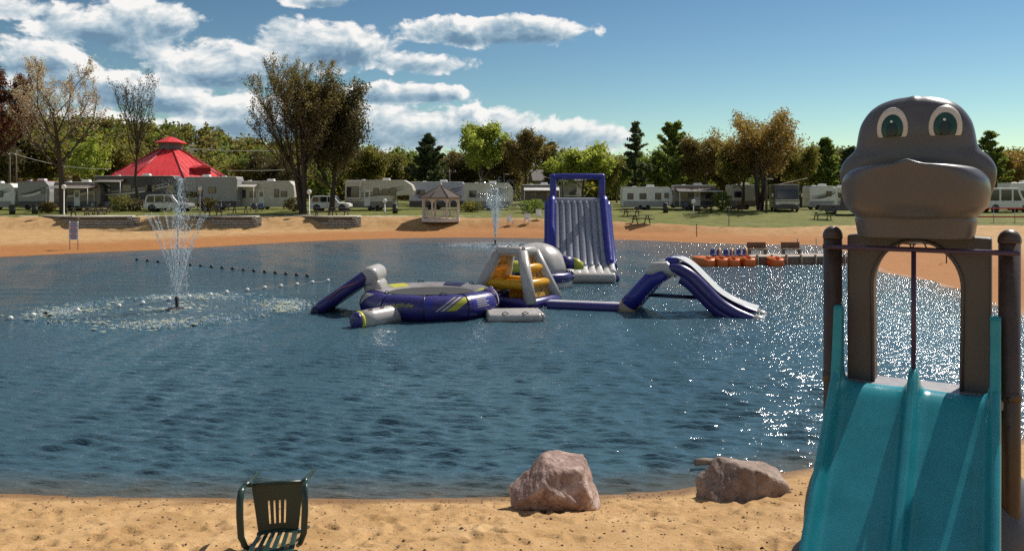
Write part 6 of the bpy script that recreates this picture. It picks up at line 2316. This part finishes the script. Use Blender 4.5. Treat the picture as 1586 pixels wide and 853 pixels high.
def terrace(label, xl, xf, xr, d_):
    ztop = 1.62
    P0, P1, P2, P3 = Vector((px(xl, d_ + 4.6), d_ + 4.6, 0)), Vector((px(xf, d_), d_, 0)), Vector((px(xr, d_ + 0.3), d_ + 0.3, 0)), Vector((px(xr + 7, d_ + 4.4), d_ + 4.4, 0))
    c = (P0 + P1 + P2 + P3) / 4
    root = thing('terrace', label, 'terrace', (c.x, c.y, 0), 0, 'block-faced terraces on the far beach')
    TERR.append((P1 + P2) / 2)
    faces = ((P0, P1), (P1, P2), (P2, P3))
    nC, zb = 6, 0.10
    hC = (ztop - 0.12 - zb) / nC
    pr_ = np.random.default_rng(int(xl))
    for q in range(nC):
        m = MB()
        for (a, b) in faces:
            u = (b - a)
            L = u.length
            u = u / L
            nb_ = max(2, int(L / 0.62))
            nrm = Vector((u.y, -u.x, 0))
            inset = -0.10 * q
            off = 0.5 if q % 2 else 0.0
            for k in range(nb_ + (1 if off else 0)):
                t0, t1 = max(0, (k - off)) * L / nb_, min(nb_, (k + 1 - off)) * L / nb_
                mid = a + u * ((t0 + t1) / 2) + nrm * (inset - 0.16 + pr_.uniform(-0.012, 0.012)) - c
                T = Matrix.Translation((mid.x, mid.y, zb + (q + 0.5) * hC)) @ Matrix.Rotation(math.atan2(u.y, u.x), 4, 'Z')
                m.box((0, 0, 0), (t1 - t0 - 0.025, 0.36, hC - 0.045), 0, T)
        o_ = m.build('block_course', BLOCK, root)
        o_['kind'] = 'stuff'
    pl = [(p.x - c.x, p.y - c.y) for p in (P0, P1, P2, P3)]
    shr = lambda k: [((x) * k, y * k) for x, y in pl]
    MB().prism(shr(0.80), 0.0, ztop - 0.13, plane='xy').build('fill', mat('terrace_fill', (0.12, 0.10, 0.08), 0.95), root)
    MB().prism(shr(0.87), ztop - 0.12, ztop - 0.01, plane='xy').build('capstone', CAPST, root, bevel=0.02)


terrace('stone-faced terrace on the left beach below the budding tree', 46, 116, 212, 77.5)
terrace('stone-faced terrace right of the tall fountain jet', 262, 342, 404, 77.5)
terrace('stone-faced terrace below the tall twiggy tree', 445, 508, 559, 77.5)

# ---- lamp posts with white globes
GLOBE = mat('white_globe', (0.80, 0.78, 0.74), 0.3, 0.03, 5, trans=0.3)
POLEW = mat('white_pole', (0.62, 0.59, 0.54), 0.5, 0.06, 5)


def lamp(label, x, d, ytop):
    X0 = px(x, d)
    g0 = max(gz(X0, d), 1.6 if (X0 < 0 and d < 82.5) else 0)
    h = pz(ytop, d) - g0
    root = thing('lamp_post', label, 'lamp post', (X0, d, g0), 0, 'globe lamps along the far shore')
    MB().tube([(0, 0, 0), (0, 0, 0.25), (0, 0, 0.27), (0, 0, h - 0.45)], [0.10, 0.10, 0.055, 0.05], 10).build('pole', POLEW, root)
    MB().tube([(0, 0, h - 0.50), (0, 0, h - 0.40)], [0.06, 0.12], 10).build('collar', POLEW, root)
    MB().ell((0, 0, h - 0.22), (0.24, 0.24, 0.24), 18, 12).build('globe', GLOBE, root)


lamp('white globe lamp post on the left terrace under the budding tree', 99, 81.5, 286)
lamp('white globe lamp post right of the tall fountain jet', 310, 81.5, 289)
lamp('white globe lamp post under the tall twiggy tree', 479, 81.5, 294)
lamp('white globe lamp post on the lawn right of the blue slide', 1074, 84, 309)
lamp('white globe lamp post behind the first one, right of the blue slide', 1060, 95, 312)
lamp('short globe lamp post by the pale fifth-wheel camper', 596, 88, 308)


# ---- picnic tables
def picnic_table(label, x, d, rz, z=None, mt=None, group='picnic tables on the lawn'):
    X0 = px(x, d)
    root = thing('picnic_table', label, 'picnic table', (X0, d, gz(X0, d) if z is None else z), rz, group)
    mt = mt or mat('dark_picnic_wood', (0.075, 0.055, 0.042), 0.85, 0.25, 6)
    for k in range(4):
        MB().box((0, -0.29 + k * 0.19, 0.75), (1.85, 0.17, 0.05)).build('top_board', mt, root)
    for sy in (-1, 1):
        for q in (-0.08, 0.08):
            MB().box((0, sy * 0.72 + q, 0.45), (1.85, 0.14, 0.05)).build('bench_board', mt, root)
    for sx in (-0.62, 0.62):
        for sy in (-1, 1):
            MB().tube([(sx, sy * 0.62, 0.0), (sx, sy * 0.16, 0.74)], 0.05, 6).build('leg', mt, root)
        MB().box((sx + 0.06, 0, 0.40), (0.05, 1.60, 0.09)).build('cross_beam', mt, root)


picnic_table('dark picnic table on the left terrace beside the lamp', 124, 79.8, R(8), 1.61)
picnic_table('second picnic table, at the back of the left terrace', 148, 81.2, R(-5), 1.61)
picnic_table('dark picnic table on the lawn behind the left terrace', 158, 88, R(12))
picnic_table('dark picnic table on the terrace right of the fountain jet', 330, 80.5, R(-6), 1.61)
picnic_table('dark picnic table on the lawn before the pale trailer', 372, 89, R(4))
picnic_table('dark picnic table on the terrace under the tall twiggy tree', 500, 80.4, R(5), 1.61)
picnic_table('second picnic table under the tall twiggy tree, right end', 527, 80.8, R(-8), 1.61)
picnic_table('brown picnic table on the lawn right of the blue slide', 978, 84, R(10))
picnic_table('dark picnic table before the brown awning camper', 1092, 86, R(-6))
picnic_table('picnic table by the trunks of the big olive tree', 1138, 87, R(8))
picnic_table('green picnic table between motorhome and pickup', 1274, 79, R(-4), None, mat('green_bench', (0.10, 0.15, 0.025), 0.7))
picnic_table('low dark table standing in the sand seen right of the blue slide', 993, 74.5, R(15))
picnic_table('small table on the right beach seen through the play arch', 1413, 52, R(20))


# ---- small things
def barrel(label, x, d):
    X0 = px(x, d)
    root = thing('trash_barrel', label, 'barrel', (X0, d, gz(X0, d)), 0, 'dark barrels on the lawn')
    mt = mat('dark_barrel', (0.035, 0.035, 0.022), 0.6)
    MB().tube([(0, 0, 0), (0, 0, 0.3), (0, 0, 0.31), (0, 0, 0.6), (0, 0, 0.61), (0, 0, 0.92)], [0.29, 0.29, 0.305, 0.305, 0.29, 0.29], 18).build('drum', mt, root)
    MB().tube([(0, 0, 0.92), (0, 0, 1.0), (0, 0, 1.08)], [0.31, 0.31, 0.14], 18).build('lid', mt, root)


barrel('dark barrel on the lawn at far left', 19, 86)
barrel('dark barrel on the lawn left of the budding tree', 54, 87)
barrel('dark barrel by the right end of the long pale camper', 612, 88)
barrel('dark barrel on the lawn left of the brown awning camper', 1031, 87)

# warning sign at the far waterline
d = 53.5
X0 = px(114, d)
root = thing('beach_sign', 'narrow white notice board with purple rows at the left waterline', 'sign', (X0, d, gz(X0, d)), 0)
for sx in (-0.27, 0.27):
    MB().tube([(sx, 0.03, -0.2), (sx, 0.03, 1.85)], 0.03, 8).build('post', STEEL, root)
MB().box((0, 0, 1.22), (0.62, 0.03, 1.18)).build('board', mat('sign_white', (0.62, 0.62, 0.66), 0.5, 0.05), root, bevel=0.008)
for k, (w, c_) in enumerate(((0.40, 'p'), (0.50, 'p'), (0.34, 'r'), (0.50, 'p'), (0.46, 'p'), (0.30, 'r'), (0.48, 'p'), (0.38, 'p'))):
    mt = mat('sign_purple', (0.12, 0.09, 0.24), 0.5) if c_ == 'p' else mat('sign_red', (0.30, 0.07, 0.12), 0.5)
    MB().box((0, -0.019, 1.72 - k * 0.138), (w, 0.008, 0.075)).build('printed_row', mt, root)

# utility poles and wires
PW = mat('pole_wood', (0.10, 0.075, 0.055), 0.9, 0.2, 5)


def utility_pole(label, x, d, ytop, arm=True):
    X0 = px(x, d)
    g0 = gz(X0, d)
    h = pz(ytop, d) - g0
    root = thing('utility_pole', label, 'utility pole', (X0, d, g0), 0, 'utility poles among the campers')
    MB().tube([(0, 0, 0), (0, 0, h)], [0.15, 0.10], 10).build('pole', PW, root)
    if arm:
        MB().box((0, -0.12, h - 0.4), (1.9, 0.10, 0.12)).build('cross_arm', PW, root)
        for k in (-0.8, 0, 0.8):
            MB().tube([(k, -0.12, h - 0.34), (k, -0.12, h - 0.18)], 0.05, 8).build('insulator', WHITE, root)
    else:
        MB().box((0.35, 0, h - 0.15), (0.75, 0.10, 0.10)).build('lamp_head', STEEL, root)
    return Vector((X0, d, g0 + h))


u0 = utility_pole('wooden pole at far left among the red foliage', 15, 104, 236)
u1 = utility_pole('slim pole right of the far left pole', 25, 112, 232, False)
u2 = utility_pole('utility pole standing behind the gazebo', 696, 108, 262)
u3 = utility_pole('thin pole left of the plume fountain', 781, 110, 268, False)
u4 = utility_pole('thin light pole seen through the blue slide frame', 872, 112, 279, False)
u5 = utility_pole('bare pole rising beside the motorhome', 1187, 86, 275, False)


def wire(label, a, b, sag, r=0.022):
    m = MB()
    a, b = Vector(a), Vector(b)
    c = (a + b) / 2
    m.tube([a + (b - a) * t - Vector((0, 0, sag * 4 * t * (1 - t))) - c for t in np.linspace(0, 1, 17)], r, 5)
    o = m.build('overhead_wire', mat('wire_pale', (0.55, 0.52, 0.46), 0.5), None)
    o.location = c
    tag(o, label, 'wire', 'overhead wires')


wire('pale overhead wire running right from the red cupola', (px(280, 118), 118, pz(229, 118)), (px(470, 110), 110, pz(232, 110)), 0.3, 0.045)
wire('lower pale wire right of the red roof', (px(352, 118), 118, pz(264, 118)), (px(440, 110), 110, pz(263, 110)), 0.1, 0.04)
wire('thin wire between the far left pole and the budding tree', u0, (px(172, 110), 110, pz(262, 110)), 0.6, 0.03)
wire('pale wire above the motorhome at right', (px(1200, 95), 95, pz(287, 95)), (px(1250, 92), 92, pz(276, 92)), -0.0, 0.035)

# thin marker posts on the far and right beach
for lab, x, d, h in (('thin dark post in the sand right of the blue slide', 1079, 66, 1.0), ('thin dark post on the lawn edge left of the big olive tree', 1129, 72, 1.6), ('thin post on the right beach seen through the play arch', 1466, 43, 1.25)):
    X0 = px(x, d)
    root = thing('marker_post', lab, 'post', (X0, d, gz(X0, d)), 0, 'thin marker posts on the beach')
    MB().tube([(0, 0, -0.1), (0, 0, h)], 0.035, 8).build('shaft', DARKP, root)
    MB().ell((0, 0, h), (0.05, 0.05, 0.05), 10, 6).build('cap', DARKP, root)


# beach chairs near the second fountain
def beach_chair(label, x, d, rz):
    X0 = px(x, d)
    root = thing('beach_chair', label, 'chair', (X0, d, gz(X0, d)), rz, 'white chairs on the far beach')
    for sx in (-1, 1):
        MB().box((sx * 0.24, -0.2, 0.2), (0.06, 0.06, 0.4)).build('leg', WHITE, root)
        MB().box((sx * 0.24, 0.2, 0.2), (0.06, 0.06, 0.4)).build('leg', WHITE, root)
    MB().box((0, 0, 0.42), (0.56, 0.52, 0.05)).build('seat', WHITE, root)
    MB().box((0, 0.29, 0.72), (0.56, 0.05, 0.58)).build('backrest', WHITE, root)


beach_chair('white chair on the far beach just right of the plume fountain', 791, 77.5, R(20))
beach_chair('white chair on the far beach between plume fountain and blue slide', 816, 77.5, R(-10))
beach_chair('white chair on the far beach touching the left of the blue slide', 835, 78.5, R(5))


# ---- folding camp chairs and shrubs round the campers
def camp_chair(label, x, d, rz, mt):
    X0 = px(x, d)
    root = thing('camp_chair', label, 'chair', (X0, d, gz(X0, d)), rz, 'folding chairs by the campers')
    for sx in (-1, 1):
        MB().tube([(sx * 0.28, -0.25, 0), (sx * 0.28, 0.25, 0.45), (sx * 0.28, 0.32, 0.95)], 0.025, 6).build('frame_side', DARKP, root)
        MB().tube([(sx * 0.28, 0.25, 0), (sx * 0.28, -0.25, 0.45)], 0.025, 6).build('leg', DARKP, root)
        MB().box((sx * 0.30, 0.0, 0.62), (0.06, 0.5, 0.03)).build('armrest', DARKP, root)
    MB().add([(-0.28, -0.25, 0.44), (0.28, -0.25, 0.44), (0.28, 0.25, 0.40), (-0.28, 0.25, 0.40)], [(0, 1, 2, 3)]).build('seat', mt, root)
    MB().add([(-0.28, 0.25, 0.42), (0.28, 0.25, 0.42), (0.28, 0.33, 0.95), (-0.28, 0.33, 0.95)], [(0, 1, 2, 3)]).build('backrest', mt, root)


camp_chair('dark folding chair before the grey trailer, left of a pair', 338, 91, R(15), DARKP)
camp_chair('brown folding chair before the grey trailer, right of a pair', 350, 91.5, R(-20), BROWNP)
camp_chair('dark folding chair before the pale trailer with two doors', 392, 92, R(10), DARKP)
camp_chair('blue folding chair before the pale trailer with two doors', 402, 92, R(-12), BLUEP)
camp_chair('dark folding chair beside the awning camper', 137, 92, R(8), DARKP)
camp_chair('maroon folding chair beside the maroon camper', 82, 93, R(-10), MAROON)
camp_chair('dark folding chair under the brown awning', 1064, 92, R(10), DARKP)


def shrub(label, x, d, h, w, lf, seed):
    X0 = px(x, d)
    r = np.random.default_rng(seed)
    root = thing('shrub', label, 'shrub', (X0, d, gz(X0, d)), 0, 'shrubs by the campers')
    st = MB()
    n = 900
    p = r.normal(size=(n, 3))
    p /= np.linalg.norm(p, axis=1, keepdims=True)
    p *= (0.4 + 0.6 * r.random((n, 1)) ** 0.5) * (1 + 0.3 * np.sin(p[:, :1] * 6 + seed) * np.cos(p[:, 2:3] * 5))
    np_mesh('foliage', *leaf_quads(p * np.array([w, w, h * 0.5]) + np.array([0, 0, h * 0.52]), 0.16, r), LEAVES[lf], root)
    for k in range(5):
        a = k * 1.26
        st.tube([(0.05 * math.cos(a), 0.05 * math.sin(a), 0), (w * 0.5 * math.cos(a), w * 0.5 * math.sin(a), h * 0.6)], [0.03, 0.01], 5)
    st.build('stem', BARK, root)['kind'] = 'stuff'


shrub('round green shrub before the dark motorhome, left of the slim bare tree', 188, 92.5, 1.9, 1.3, 'olive', 3)
shrub('dark shrub at the foot of the slim bare tree', 208, 93.5, 1.5, 1.2, 'dark', 5)
shrub('dark shrub beside the grey trailer', 322, 93, 1.6, 1.1, 'dark', 7)
shrub('small dark shrub left of the budding tree trunk', 74, 90, 1.2, 0.8, 'brown', 9)
shrub('dark shrub under the tall twiggy tree', 455, 93, 1.6, 1.3, 'dark', 11)
shrub('low shrub between the gazebo and the plume fountain', 730, 92, 1.2, 1.2, 'olive', 13)
shrub('green shrub left of the blue slide', 826, 90, 1.5, 1.5, 'green', 15)
shrub('green shrub by the trunks left of the big olive tree', 1118, 92, 2.2, 1.2, 'green', 17)
